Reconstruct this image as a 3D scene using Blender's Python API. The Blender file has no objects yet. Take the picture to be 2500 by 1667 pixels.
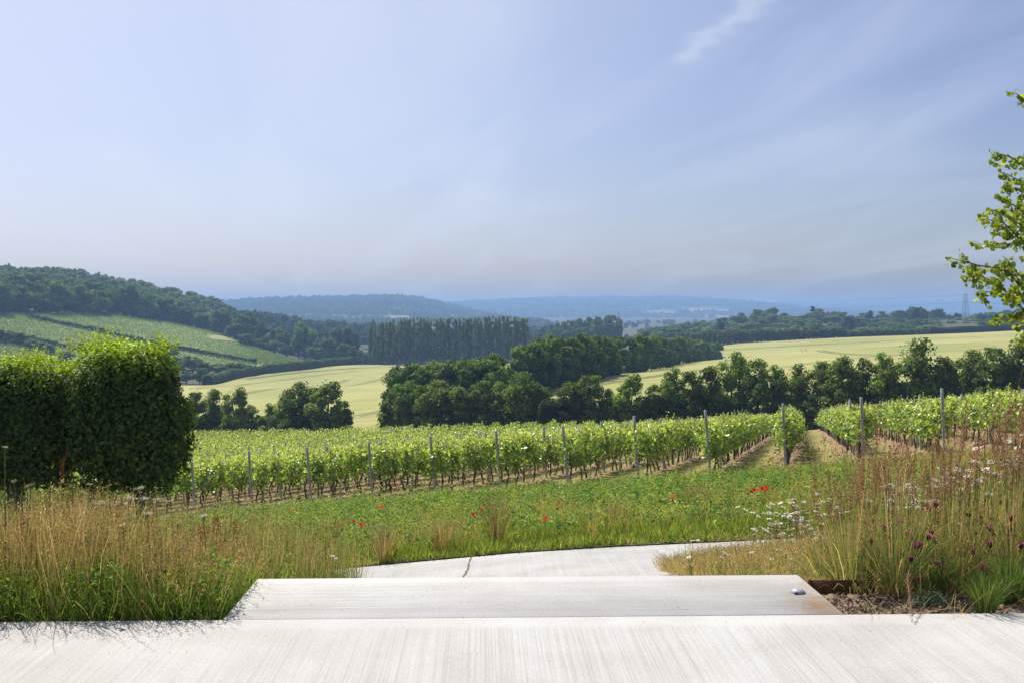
import bpy, math, random
import numpy as np
from mathutils import Vector, Matrix

# ------------------------------------------------------------------ camera, world, sun, exposure
scene = bpy.context.scene
COL = scene.collection
H = 1.6                       # eye height above the terrace
F = 2430.0                    # focal length in photo pixels (2500 wide)
HZ = 757.0                    # horizon row in the photo
cam_d = bpy.data.cameras.new("camera")
cam_d.sensor_width = 36.0
cam_d.lens = 36.0 * F / 2500.0
cam_d.shift_y = -(833.5 - HZ) / 2500.0
cam_d.clip_start = 0.05
cam_d.clip_end = 60000
cam = bpy.data.objects.new("camera", cam_d)
cam.location = (0, 0, H)
cam.rotation_euler = (math.radians(90), 0, 0)
COL.objects.link(cam)
scene.camera = cam

SUN_EL = math.radians(50)
SUN_AZ = math.radians(-36)    # measured from straight ahead, minus = left
world = bpy.data.worlds.new("World")
scene.world = world
world.use_nodes = True
wn, wl = world.node_tree.nodes, world.node_tree.links
wn.clear()
wo = wn.new('ShaderNodeOutputWorld')
bg = wn.new('ShaderNodeBackground')
sky = wn.new('ShaderNodeTexSky')
sky.sky_type = 'NISHITA'
sky.sun_disc = False
sky.sun_elevation = SUN_EL
sky.sun_rotation = SUN_AZ
sky.air_density = 1.0
sky.dust_density = 1.6
sky.ozone_density = 2.5
bg.inputs['Strength'].default_value = 0.088
# thin cirrus drawn on the sky by direction
tc = wn.new('ShaderNodeTexCoord')
sep = wn.new('ShaderNodeSeparateXYZ')
wl.new(tc.outputs['Generated'], sep.inputs[0])


def wmath(op, a, b=None, c=None):
    n = wn.new('ShaderNodeMath')
    n.operation = op
    for i, v in enumerate((a, b, c)):
        if v is None:
            continue
        if isinstance(v, (int, float)):
            n.inputs[i].default_value = v
        else:
            wl.new(v, n.inputs[i])
    return n.outputs[0]


zz = wmath('ADD', wmath('MAXIMUM', sep.outputs['Z'], 0.0), 0.12)
cu = wmath('DIVIDE', sep.outputs['X'], zz)
cv = wmath('DIVIDE', sep.outputs['Y'], zz)
comb = wn.new('ShaderNodeCombineXYZ')
wl.new(cu, comb.inputs[0])
wl.new(cv, comb.inputs[1])
px1, py1, px2, py2 = 1640, 170, 1930, -60
def dirpl(px, py):
    x, y, z = (px - 1250) / F, 1.0, -(py - HZ) / F
    l = math.sqrt(x * x + y * y + z * z)
    x, y, z = x / l, y / l, z / l
    return x / (z + .12), y / (z + .12)
a1, a2 = dirpl(px1, py1), dirpl(px2, py2)
dx_, dy_ = a2[0] - a1[0], a2[1] - a1[1]
L_ = math.hypot(dx_, dy_)
ux_, uy_ = dx_ / L_, dy_ / L_
along0 = wmath('ADD', wmath('MULTIPLY', cu, ux_), wmath('MULTIPLY', cv, uy_))
across0 = wmath('SUBTRACT', wmath('MULTIPLY', cu, -uy_), wmath('MULTIPLY', cv, -ux_))
comb2 = wn.new('ShaderNodeCombineXYZ')
wl.new(wmath('MULTIPLY', along0, .38), comb2.inputs[0])
wl.new(wmath('MULTIPLY', across0, 1.15), comb2.inputs[1])
no = wn.new('ShaderNodeTexNoise')
no.inputs['Scale'].default_value = 1.5
no.inputs['Detail'].default_value = 7
no.inputs['Roughness'].default_value = 0.5
no.inputs['Distortion'].default_value = 0.5
wl.new(comb2.outputs[0], no.inputs['Vector'])
rmp = wn.new('ShaderNodeMapRange')
rmp.inputs['From Min'].default_value = 0.45
rmp.inputs['From Max'].default_value = 0.78
rmp.inputs['To Max'].default_value = 0.40
rmp.clamp = True
wl.new(no.outputs['Fac'], rmp.inputs['Value'])
# one long streak high on the right, along a line of directions
sa = math.radians(0)
no2 = wn.new('ShaderNodeTexNoise')
no2.inputs['Scale'].default_value = 9
no2.inputs['Detail'].default_value = 6
wl.new(comb.outputs[0], no2.inputs['Vector'])
wob = wmath('MULTIPLY', wmath('SUBTRACT', no2.outputs['Fac'], .5), .16)
pu = wmath('SUBTRACT', cu, a1[0])
pv = wmath('SUBTRACT', cv, a1[1])
along = wmath('ADD', wmath('MULTIPLY', pu, ux_), wmath('MULTIPLY', pv, uy_))
across = wmath('ADD', wmath('SUBTRACT', wmath('MULTIPLY', pu, -uy_), wmath('MULTIPLY', pv, -ux_)), wob)
g1 = wmath('EXPONENT', wmath('MULTIPLY', wmath('POWER', wmath('DIVIDE', across, 0.035), 2.0), -1.0))
mr = wn.new('ShaderNodeMapRange')
mr.interpolation_type = 'SMOOTHSTEP'
mr.inputs['From Min'].default_value = 0.0
mr.inputs['From Max'].default_value = 0.12
wl.new(wmath('ADD', along, wob), mr.inputs['Value'])
streak = wmath('MULTIPLY', wmath('MULTIPLY', g1, mr.outputs[0]), 0.30)
cfac = wmath('MINIMUM', wmath('ADD', rmp.outputs[0], streak), 0.85)
# milky veil: thicker toward the sun side
sund = (math.sin(SUN_AZ) * math.cos(SUN_EL), math.cos(SUN_AZ) * math.cos(SUN_EL), math.sin(SUN_EL))
dotn = wn.new('ShaderNodeVectorMath')
dotn.operation = 'DOT_PRODUCT'
wl.new(tc.outputs['Generated'], dotn.inputs[0])
dotn.inputs[1].default_value = sund
veil = wn.new('ShaderNodeMapRange')
veil.interpolation_type = 'SMOOTHSTEP'
veil.inputs['From Min'].default_value = 0.45
veil.inputs['From Max'].default_value = 1.0
veil.inputs['To Min'].default_value = 0.0
veil.inputs['To Max'].default_value = 0.58
wl.new(dotn.outputs['Value'], veil.inputs['Value'])
cf2 = wmath('MINIMUM', wmath('ADD', cfac, veil.outputs[0]), 0.9)
tint = wn.new('ShaderNodeMixRGB')
tint.blend_type = 'MULTIPLY'
tint.inputs[0].default_value = 1.0
tint.inputs[2].default_value = (0.96, 0.895, 1.0, 1)
wl.new(sky.outputs[0], tint.inputs[1])
mixc = wn.new('ShaderNodeMixRGB')
mixc.inputs[2].default_value = (7.1, 7.65, 8.9, 1)
wl.new(cf2, mixc.inputs[0])
wl.new(tint.outputs[0], mixc.inputs[1])
wl.new(mixc.outputs[0], bg.inputs['Color'])
wl.new(bg.outputs[0], wo.inputs[0])

sun_d = bpy.data.lights.new("sun", 'SUN')
sun_d.energy = 5.0
sun_d.angle = math.radians(0.53)
sun_d.color = (1.0, 0.945, 0.85)
sun = bpy.data.objects.new("sun", sun_d)
COL.objects.link(sun)
sun.rotation_euler = Vector(sund).to_track_quat('Z', 'Y').to_euler()

vs = scene.view_settings
vs.view_transform = 'Standard'
vs.look = 'None'
vs.exposure = 0.35
vs.gamma = 1.0
scene.cycles.max_bounces = 8
scene.cycles.transparent_max_bounces = 8
scene.cycles.volume_bounces = 0

# ------------------------------------------------------------------ small helpers
def P(px, py, Y):
    """world point on the ray through photo pixel (px, py) at depth Y"""
    return Vector(((px - 1250.0) / F * Y, Y, H - (py - HZ) / F * Y))


def zt(py, Y):
    return H - (py - HZ) / F * Y


def tag(o, label=None, cat=None, group=None, kind=None):
    if label: o['label'] = label
    if cat: o['category'] = cat
    if group: o['group'] = group
    if kind: o['kind'] = kind
    return o


def empty(name, loc, rz=0.0, sc=1.0):
    o = bpy.data.objects.new(name, None)
    o.empty_display_size = 0.3
    o.location = loc
    o.rotation_euler = (0, 0, rz)
    if not isinstance(sc, (tuple, list)): sc = (sc, sc, sc)
    o.scale = sc
    COL.objects.link(o)
    return o


def mesh(name, V, Fq, mat, col=None, smooth=False):
    """V n x 3, Fq: list of int arrays (k x 4 or k x 3) or a single one"""
    if isinstance(Fq, np.ndarray): Fq = [Fq]
    Fq = [f for f in Fq if len(f)]
    me = bpy.data.meshes.new(name)
    V = np.asarray(V, dtype=np.float32)
    tot = np.concatenate([np.full(len(f), f.shape[1], dtype=np.int32) for f in Fq])
    idx = np.concatenate([f.ravel() for f in Fq]).astype(np.int32)
    me.vertices.add(len(V))
    me.vertices.foreach_set('co', V.ravel())
    me.loops.add(len(idx))
    me.loops.foreach_set('vertex_index', idx)
    me.polygons.add(len(tot))
    st = np.concatenate([[0], np.cumsum(tot)[:-1]]).astype(np.int32)
    me.polygons.foreach_set('loop_start', st)
    if smooth:
        me.polygons.foreach_set('use_smooth', np.ones(len(tot), dtype=bool))
    me.update(calc_edges=True)
    if col is not None:
        c4 = np.ones((len(V), 4), dtype=np.float32)
        c4[:, :3] = col
        at = me.color_attributes.new('Col', 'FLOAT_COLOR', 'POINT')
        at.data.foreach_set('color', c4.ravel())
    if mat: me.materials.append(mat)
    return me


def obj(name, me, parent=None, loc=None):
    o = bpy.data.objects.new(name, me)
    COL.objects.link(o)
    if parent: o.parent = parent
    if loc is not None: o.location = loc
    return o


class Acc:
    def __init__(self):
        self.V, self.Q, self.T, self.C, self.n = [], [], [], [], 0

    def add(self, V, Fc, col=(1, 1, 1)):
        V = np.asarray(V, dtype=np.float32).reshape(-1, 3)
        Fc = np.asarray(Fc, dtype=np.int64)
        c = np.empty((len(V), 3), dtype=np.float32)
        c[:] = col
        self.V.append(V)
        self.C.append(c)
        (self.Q if Fc.shape[1] == 4 else self.T).append(Fc + self.n)
        self.n += len(V)

    def mesh(self, name, mat, smooth=False):
        fs = []
        if self.Q: fs.append(np.concatenate(self.Q))
        if self.T: fs.append(np.concatenate(self.T))
        return mesh(name, np.concatenate(self.V), fs, mat, np.concatenate(self.C), smooth)


def box(x0, x1, y0, y1, z0, z1):
    V = np.array([(x, y, z) for z in (z0, z1) for y in (y0, y1) for x in (x0, x1)], float)
    Q = np.array([(0, 2, 3, 1), (4, 5, 7, 6), (0, 1, 5, 4), (2, 6, 7, 3), (0, 4, 6, 2), (1, 3, 7, 5)])
    return V, Q


def tube(pts, rad, n=6):
    pts = np.asarray(pts, float)
    k = len(pts)
    rad = np.broadcast_to(np.asarray(rad, float), (k,))
    V = []
    for i in range(k):
        d = pts[min(i + 1, k - 1)] - pts[max(i - 1, 0)]
        d = d / (np.linalg.norm(d) + 1e-9)
        a = np.array((1.0, 0, 0)) if abs(d[0]) < 0.8 else np.array((0, 1.0, 0))
        u = np.cross(d, a); u /= np.linalg.norm(u)
        v = np.cross(d, u)
        t = np.arange(n) * 2 * math.pi / n
        V.append(pts[i] + rad[i] * (np.outer(np.cos(t), u) + np.outer(np.sin(t), v)))
    V = np.concatenate(V)
    Q = []
    for i in range(k - 1):
        for j in range(n):
            Q.append((i * n + j, i * n + (j + 1) % n, (i + 1) * n + (j + 1) % n, (i + 1) * n + j))
    return V, np.array(Q)


def unit(a):
    return a / (np.linalg.norm(a, axis=-1, keepdims=True) + 1e-9)


def rdir(rng, n):
    return unit(rng.normal(size=(n, 3)))


def cards(pos, nrm, size, rng, aspect=0.62, fold=0.18, along=None):
    """kite-shaped leaves: 4 verts, 1 quad each"""
    n = len(pos)
    nrm = unit(nrm)
    t = rdir(rng, n) if along is None else along
    u = unit(t - nrm * np.sum(t * nrm, 1, keepdims=True))
    v = np.cross(nrm, u)
    s = np.broadcast_to(np.asarray(size, float), (n,))[:, None]
    V = np.empty((n, 4, 3))
    V[:, 0] = pos - u * s * .5
    V[:, 1] = pos + v * s * .5 * aspect + nrm * s * fold - u * s * .05
    V[:, 2] = pos + u * s * .5
    V[:, 3] = pos - v * s * .5 * aspect + nrm * s * fold - u * s * .05
    Q = np.arange(n * 4).reshape(n, 4)
    return V.reshape(-1, 3), Q


def leaves6(pos, nrm, size, rng, aspect=0.6, fold=0.12, along=None):
    """oval folded leaves: 6 verts, 2 quads each"""
    n = len(pos)
    nrm = unit(nrm)
    t = rdir(rng, n) if along is None else along
    u = unit(t - nrm * np.sum(t * nrm, 1, keepdims=True))
    v = np.cross(nrm, u)
    s = np.broadcast_to(np.asarray(size, float), (n,))[:, None]
    V = np.empty((n, 6, 3))
    V[:, 0] = pos - u * s * .5
    V[:, 1] = pos - u * s * .18 + v * s * .5 * aspect + nrm * s * fold
    V[:, 2] = pos + u * s * .2 + v * s * .42 * aspect + nrm * s * fold * .8
    V[:, 3] = pos + u * s * .52 - nrm * s * .08
    V[:, 4] = pos + u * s * .2 - v * s * .42 * aspect + nrm * s * fold * .8
    V[:, 5] = pos - u * s * .18 - v * s * .5 * aspect + nrm * s * fold
    b = (np.arange(n) * 6)[:, None]
    Q = np.concatenate([b + np.array([[0, 3, 2, 1]]), b + np.array([[0, 5, 4, 3]])])
    return V.reshape(-1, 3), Q


def blades(base, tip, bend, w, rng):
    """curved tapering grass blades: 3 segments as 2 quads + tip; base, tip n x 3, bend n x 3 offset at mid"""
    n = len(base)
    d = tip - base
    # sideways direction, random yaw
    a = rng.uniform(0, 2 * math.pi, n)
    side = np.stack([np.cos(a), np.sin(a), np.zeros(n)], 1)
    w = np.broadcast_to(np.asarray(w, float), (n,))[:, None]
    m1 = base + d * .36 + bend * .8
    m2 = base + d * .72 + bend * .75
    V = np.empty((n, 8, 3))
    V[:, 0] = base - side * w * .5; V[:, 1] = base + side * w * .5
    V[:, 2] = m1 - side * w * .5; V[:, 3] = m1 + side * w * .5
    V[:, 4] = m2 - side * w * .36; V[:, 5] = m2 + side * w * .36
    V[:, 6] = tip - side * w * .08; V[:, 7] = tip + side * w * .08
    b = (np.arange(n) * 8)[:, None]
    Q = np.concatenate([b + np.array([[0, 1, 3, 2]]), b + np.array([[2, 3, 5, 4]]), b + np.array([[4, 5, 7, 6]])])
    return V.reshape(-1, 3), Q


def smooth_noise(r, X, Y, sc, octv=4):
    z = np.zeros(X.shape); amp = 1
    for o in range(octv):
        for _ in range(3):
            a_ = r.uniform(0, 6.28); f_ = 2 * math.pi / sc * (2 ** o) * r.uniform(.7, 1.3)
            z += amp * np.sin((X * math.cos(a_) + Y * math.sin(a_)) * f_ + r.uniform(0, 6.28)) / 3
        amp *= .5
    return z


def vary(rng, n, base, dv=.25, dh=.1):
    """n random colours round base"""
    base = np.asarray(base, float)
    v = np.exp(rng.normal(0, dv, (n, 1)))
    h = np.exp(rng.normal(0, dh, (n, 3)))
    return np.clip(base * v * h, 0, 1)


def pick(rng, n, cols, wts):
    cols = np.asarray(cols, float)
    i = rng.choice(len(cols), n, p=np.asarray(wts, float) / sum(wts))
    return cols[i]


_ones = ['', 'first', 'second', 'third', 'fourth', 'fifth', 'sixth', 'seventh', 'eighth', 'ninth', 'tenth', 'eleventh',
         'twelfth', 'thirteenth', 'fourteenth', 'fifteenth', 'sixteenth', 'seventeenth', 'eighteenth', 'nineteenth']
_tens = {20: ('twentieth', 'twenty'), 30: ('thirtieth', 'thirty'), 40: ('fortieth', 'forty'), 50: ('fiftieth', 'fifty'),
         60: ('sixtieth', 'sixty'), 70: ('seventieth', 'seventy'), 80: ('eightieth', 'eighty'), 90: ('ninetieth', 'ninety')}


def nth(n):
    if n < 20: return _ones[n]
    if n >= 100: return 'hundredth' if n == 100 else 'hundred-and-' + nth(n - 100)
    t = n // 10 * 10
    return _tens[t][0] if n == t else _tens[t][1] + '-' + _ones[n - t]


# ------------------------------------------------------------------ materials
def new_mat(name):
    m = bpy.data.materials.new(name)
    m.use_nodes = True
    nt = m.node_tree
    nt.nodes.clear()
    out = nt.nodes.new('ShaderNodeOutputMaterial')
    return m, nt.nodes, nt.links, out


def foliage_mat(name, trans=.4, rough=.5, spec=.4, tintc=(1.25, 1.35, .55), vary_amt=.35, blotch=None):
    """leaf material: colour comes from the leaf's own colour attribute, with per-leaf variation"""
    m, n, l, out = new_mat(name)
    at = n.new('ShaderNodeAttribute'); at.attribute_name = 'Col'
    geo = n.new('ShaderNodeNewGeometry')
    mr = n.new('ShaderNodeMapRange')
    mr.inputs['To Min'].default_value = 1 - vary_amt
    mr.inputs['To Max'].default_value = 1 + vary_amt
    l.new(geo.outputs['Random Per Island'], mr.inputs['Value'])
    mul = n.new('ShaderNodeVectorMath'); mul.operation = 'SCALE'
    l.new(at.outputs['Color'], mul.inputs[0]); l.new(mr.outputs[0], mul.inputs['Scale'])
    oi = n.new('ShaderNodeObjectInfo')
    mr2 = n.new('ShaderNodeMapRange')
    mr2.inputs['To Min'].default_value = .82; mr2.inputs['To Max'].default_value = 1.18
    l.new(oi.outputs['Random'], mr2.inputs['Value'])
    mul2 = n.new('ShaderNodeVectorMath'); mul2.operation = 'SCALE'
    l.new(mul.outputs[0], mul2.inputs[0]); l.new(mr2.outputs[0], mul2.inputs['Scale'])
    pb = n.new('ShaderNodeBsdfPrincipled')
    pb.inputs['Roughness'].default_value = rough
    pb.inputs['Specular IOR Level'].default_value = spec
    l.new(mul2.outputs[0], pb.inputs['Base Color'])
    tr = n.new('ShaderNodeBsdfTranslucent')
    tm = n.new('ShaderNodeVectorMath'); tm.operation = 'MULTIPLY'
    tm.inputs[1].default_value = tintc
    l.new(mul2.outputs[0], tm.inputs[0]); l.new(tm.outputs[0], tr.inputs['Color'])
    mx = n.new('ShaderNodeMixShader'); mx.inputs[0].default_value = trans
    l.new(pb.outputs[0], mx.inputs[1]); l.new(tr.outputs[0], mx.inputs[2])
    l.new(mx.outputs[0], out.inputs[0])
    return m


def noise_mat(name, c1, c2, scale=5, rough=.85, bump=.3, detail=6, stretch=(1, 1, 1), c3=None, bdist=.02, spec=.3, lo=.35, hi=.65):
    m, n, l, out = new_mat(name)
    tcn = n.new('ShaderNodeTexCoord')
    mpn = n.new('ShaderNodeMapping'); mpn.inputs['Scale'].default_value = stretch
    l.new(tcn.outputs['Object'], mpn.inputs[0])
    nz = n.new('ShaderNodeTexNoise'); nz.inputs['Scale'].default_value = scale; nz.inputs['Detail'].default_value = detail
    nz.inputs['Roughness'].default_value = .6
    l.new(mpn.outputs[0], nz.inputs['Vector'])
    cr = n.new('ShaderNodeValToRGB')
    cr.color_ramp.elements[0].position = lo; cr.color_ramp.elements[0].color = (*c1, 1)
    cr.color_ramp.elements[1].position = hi; cr.color_ramp.elements[1].color = (*c2, 1)
    if c3:
        e = cr.color_ramp.elements.new((lo + hi) / 2); e.color = (*c3, 1)
    l.new(nz.outputs['Fac'], cr.inputs[0])
    pb = n.new('ShaderNodeBsdfPrincipled'); pb.inputs['Roughness'].default_value = rough
    pb.inputs['Specular IOR Level'].default_value = spec
    l.new(cr.outputs[0], pb.inputs['Base Color'])
    if bump:
        bp = n.new('ShaderNodeBump'); bp.inputs['Strength'].default_value = bump; bp.inputs['Distance'].default_value = bdist
        l.new(nz.outputs['Fac'], bp.inputs['Height']); l.new(bp.outputs[0], pb.inputs['Normal'])
    l.new(pb.outputs[0], out.inputs[0])
    return m


def concrete_mat(name, axis, stain=None, border=None, amt=1.0, lift=1.0):
    """broomed pale concrete; axis 'u' = broom lines run along local x, 'v' = along local y"""
    m, n, l, out = new_mat(name)
    tcn = n.new('ShaderNodeTexCoord')
    sp = n.new('ShaderNodeSeparateXYZ'); l.new(tcn.outputs['Object'], sp.inputs[0])

    def M(op, a, b=None):
        q = n.new('ShaderNodeMath'); q.operation = op
        for i, v in enumerate((a, b)):
            if v is None: continue
            if isinstance(v, (int, float)): q.inputs[i].default_value = v
            else: l.new(v, q.inputs[i])
        return q.outputs[0]

    def NZ(sc, stretch, detail=4, rough=.6, rot=0.0):
        mpn = n.new('ShaderNodeMapping'); mpn.inputs['Scale'].default_value = stretch
        mpn.inputs['Rotation'].default_value = (0, 0, rot)
        l.new(tcn.outputs['Object'], mpn.inputs[0])
        nz = n.new('ShaderNodeTexNoise'); nz.inputs['Scale'].default_value = sc
        nz.inputs['Detail'].default_value = detail; nz.inputs['Roughness'].default_value = rough
        l.new(mpn.outputs[0], nz.inputs['Vector'])
        return nz.outputs['Fac']

    st = (0.5, 95, 1) if axis == 'u' else (95, 0.30, 1)
    st2 = (0.6, 22, 1) if axis == 'u' else (24, 0.25, 1)
    fine = NZ(1.2, st, 6, .8)
    broad = NZ(1.0, st2, 4, .6)
    blot = NZ(1.3, (1, 1, 1), 6, .6)
    grain = NZ(65, (1, 1, 1), 3, .7)
    patch = NZ(.9, (1, 1, 1), 3, .5)
    pm = n.new('ShaderNodeMapRange'); pm.inputs['From Min'].default_value = .35; pm.inputs['From Max'].default_value = .62
    pm.inputs['To Min'].default_value = .5
    l.new(patch, pm.inputs['Value'])
    mask = pm.outputs[0]
    if border:
        x0, x1, y0, y1, w = border
        for coord, lo_, hi_ in ((sp.outputs['X'], x0, x1), (sp.outputs['Y'], y0, y1)):
            for v, sgn in ((lo_, 1), (hi_, -1)):
                if v is None: continue
                q = n.new('ShaderNodeMapRange'); q.interpolation_type = 'SMOOTHSTEP'
                q.inputs['From Min'].default_value = w * .8; q.inputs['From Max'].default_value = w * 1.5
                l.new(M('MULTIPLY', M('SUBTRACT', coord, v), sgn), q.inputs['Value'])
                mask = M('MULTIPLY', mask, q.outputs[0])
    # value = 1 - streak darkening
    fr = n.new('ShaderNodeMapRange'); fr.inputs['From Min'].default_value = .40; fr.inputs['From Max'].default_value = .54
    l.new(fine, fr.inputs['Value'])
    line = M('MULTIPLY', M('SUBTRACT', 1.0, fr.outputs[0]), mask)
    br = n.new('ShaderNodeMapRange'); br.inputs['From Min'].default_value = .35; br.inputs['From Max'].default_value = .65
    l.new(broad, br.inputs['Value'])
    k = M('SUBTRACT', 1.0, M('MULTIPLY', line, .24 * amt))
    k = M('SUBTRACT', k, M('MULTIPLY', M('MULTIPLY', M('SUBTRACT', 1.0, br.outputs[0]), mask), .07))
    bl = n.new('ShaderNodeMapRange'); bl.inputs['From Min'].default_value = .3; bl.inputs['From Max'].default_value = .7
    bl.inputs['To Min'].default_value = .93; bl.inputs['To Max'].default_value = 1.03
    l.new(blot, bl.inputs['Value'])
    k = M('MULTIPLY', M('MULTIPLY', k, bl.outputs[0]), lift)
    gr = n.new('ShaderNodeMapRange'); gr.inputs['From Min'].default_value = .25; gr.inputs['From Max'].default_value = .75
    gr.inputs['To Min'].default_value = .86; gr.inputs['To Max'].default_value = 1.12
    l.new(grain, gr.inputs['Value'])
    k = M('MULTIPLY', k, gr.outputs[0])
    # short dark scratches and grit caught in the broom lines
    ds = NZ(2.2, (3, 70, 1) if axis == 'u' else (70, 3, 1), 3, .6)
    dm = n.new('ShaderNodeMapRange'); dm.inputs['From Min'].default_value = .64; dm.inputs['From Max'].default_value = .70
    l.new(ds, dm.inputs['Value'])
    k = M('SUBTRACT', k, M('MULTIPLY', M('MULTIPLY', dm.outputs[0], mask), .20 * amt))
    # small dark pits
    vo = n.new('ShaderNodeTexVoronoi'); vo.inputs['Scale'].default_value = 7
    l.new(tcn.outputs['Object'], vo.inputs['Vector'])
    pit = n.new('ShaderNodeMapRange'); pit.inputs['From Min'].default_value = .018; pit.inputs['From Max'].default_value = .035
    pit.inputs['To Min'].default_value = .45; pit.inputs['To Max'].default_value = 1
    l.new(vo.outputs['Distance'], pit.inputs['Value'])
    k = M('MULTIPLY', k, pit.outputs[0])
    colr = n.new('ShaderNodeMixRGB')
    colr.inputs[1].default_value = (.395, .372, .345, 1)
    colr.inputs[2].default_value = (.455, .445, .432, 1)
    l.new(bl.outputs[0], colr.inputs[0])
    cc = n.new('ShaderNodeMapRange'); cc.inputs['From Min'].default_value = .62; cc.inputs['From Max'].default_value = .4
    l.new(blot, cc.inputs['Value']); l.new(M('SUBTRACT', 1.0, M('MULTIPLY', cc.outputs[0], .45)), colr.inputs[0])
    sc = n.new('ShaderNodeVectorMath'); sc.operation = 'SCALE'
    l.new(colr.outputs[0], sc.inputs[0]); l.new(k, sc.inputs['Scale'])
    fin = sc.outputs[0]
    if stain:
        for (sx, sy, r, amt) in stain:
            d = M('SQRT', M('ADD', M('POWER', M('SUBTRACT', sp.outputs['X'], sx), 2.0), M('POWER', M('MULTIPLY', M('SUBTRACT', sp.outputs['Y'], sy), .55), 2.0)))
            d = M('ADD', d, M('MULTIPLY', M('SUBTRACT', NZ(9, (1, 1, 1), 5), .5), r * 1.6))
            q = n.new('ShaderNodeMapRange'); q.interpolation_type = 'SMOOTHSTEP'
            q.inputs['From Min'].default_value = r; q.inputs['From Max'].default_value = 0
            q.inputs['To Max'].default_value = amt
            l.new(d, q.inputs['Value'])
            mm = n.new('ShaderNodeMixRGB'); mm.inputs[2].default_value = (.30, .17, .06, 1)
            l.new(q.outputs[0], mm.inputs[0]); l.new(fin, mm.inputs[1]); fin = mm.outputs[0]
    pb = n.new('ShaderNodeBsdfPrincipled'); pb.inputs['Roughness'].default_value = .85
    pb.inputs['Specular IOR Level'].default_value = .25
    l.new(fin, pb.inputs['Base Color'])
    hgt = M('ADD', M('MULTIPLY', fine, mask), M('MULTIPLY', grain, .35))
    bp = n.new('ShaderNodeBump'); bp.inputs['Strength'].default_value = .35; bp.inputs['Distance'].default_value = .004
    l.new(hgt, bp.inputs['Height']); l.new(bp.outputs[0], pb.inputs['Normal'])
    l.new(pb.outputs[0], out.inputs[0])
    return m


M_leaf = foliage_mat('leaf', .46, .62, .18)
M_vine = foliage_mat('vine_leaf', .48, .36, .95, (1.4, 1.45, .45))
M_hornbeam = foliage_mat('hornbeam_leaf', .32, .55, .22, (1.45, 1.55, .35))
M_lime = foliage_mat('lime_leaf', .42, .45, .35, (1.3, 1.35, .4))
M_far = foliage_mat('far_foliage', .32, .8, .1, (1.1, 1.25, .6), .3)
M_grass = foliage_mat('grass_blade', .38, .6, .14, (1.15, 1.15, .65), .3)
M_petal = foliage_mat('petal', .35, .6, .2, (1, 1, 1), .08)
M_bark = noise_mat('bark', (.045, .035, .028), (.12, .10, .08), 14, .9, .6, stretch=(1, 1, .3))
M_barkgrey = noise_mat('grey_bark', (.06, .055, .05), (.15, .14, .12), 10, .9, .5, stretch=(1, 1, .3))
M_post = noise_mat('weathered_wood', (.25, .25, .25), (.46, .45, .44), 22, .85, .5, stretch=(1, 1, .08))
M_steel = noise_mat('galvanised_steel', (.30, .31, .33), (.42, .43, .45), 8, .45, .05, spec=.6)
M_guard = noise_mat('guard_plastic', (.34, .42, .28), (.45, .52, .36), 6, .5, 0)
M_corten = noise_mat('rusted_steel', (.075, .028, .012), (.17, .065, .025), 9, .8, .3, detail=8)
M_slab = concrete_mat('slab_concrete', 'u', stain=[(1.66, .16, .20, .7), (1.72, .5, .10, .4)], border=(-1.5, 1.755, .0, .775, .085), amt=1.15, lift=1.06)
M_terrace = concrete_mat('terrace_concrete', 'v', border=(None, None, None, 0.0, .14), amt=.95)
M_path = concrete_mat('path_concrete', 'v')
M_dark = noise_mat('dark_joint', (.10, .075, .05), (.2, .15, .1), 20, .9, .2)
M_stone = noise_mat('flint_stone', (.22, .22, .22), (.36, .35, .33), 1.2, .9, .2)
M_white = noise_mat('white_render', (.72, .72, .70), (.8, .8, .78), 2, .8, 0)
M_roof = noise_mat('roof_slate', (.07, .07, .08), (.12, .12, .13), 2, .7, .1)
M_lead = noise_mat('lead', (.1, .1, .1), (.15, .15, .15), 2, .6, 0)
M_metaldark = noise_mat('pylon_steel', (.13, .14, .15), (.2, .2, .21), 2, .6, 0)

# ------------------------------------------------------------------ terrain height
A0, BX, CY = -1.70, 0.0844, -0.1287
ctrl = []      # X, Y, z above the terrace (world)
for X in (-30, -15, 0, 15, 30):
    for Y in (10, 25, 42):
        ctrl.append((X, Y, H + A0 + BX * X + CY * Y))
for X, Y in ((20, 62), (26, 85), (10, 62), (14, 80)):
    ctrl.append((X, Y, H + A0 + BX * X + CY * Y))
for px, py, Y in [
    # far edge of the near vineyard / belt
    (470, 1090, 120), (870, 1070, 127), (1350, 1050, 122), (2000, 1046, 112), (2500, 1003, 106), (0, 1105, 130), (3000, 960, 100),
    # barley field
    (870, 1045, 145), (450, 950, 277), (900, 893, 508), (900, 960, 245), (1290, 885, 520), (1351, 947, 187), (1466, 924, 210),
    (1772, 880, 430), (1800, 845, 520), (2000, 900, 220), (2000, 860, 330), (2000, 832, 500), (2300, 900, 180), (2300, 850, 300),
    (2300, 820, 490), (2500, 810, 480), (2500, 850, 270), (2900, 780, 480), (2900, 850, 200),
    # left valley and hillside
    (0, 782, 480), (75, 778, 500), (268, 817, 480), (440, 799, 600), (560, 828, 600), (740, 888, 520), (624, 890, 470),
    (436, 925, 400), (0, 860, 400), (168, 850, 430), (0, 950, 230), (-700, 760, 420), (-700, 850, 250),
    (0, 708, 780), (180, 712, 780), (330, 738, 780), (450, 770, 780), (560, 800, 780), (-600, 690, 780), (-600, 720, 1100),
    (0, 735, 1100), (300, 765, 1100), (700, 875, 650),
    # right woods and valley floor
    (1000, 850, 800), (1300, 852, 780), (1510, 838, 900), (1650, 835, 650), (2000, 813, 650), (2000, 786, 850), (2400, 800, 650),
    (2400, 782, 850), (2900, 770, 850), (1000, 815, 1300), (1600, 810, 1300), (2300, 790, 1300), (3000, 785, 1300)]:
    p = P(px, py, Y)
    ctrl.append((p.x, p.y, p.z))
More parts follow.
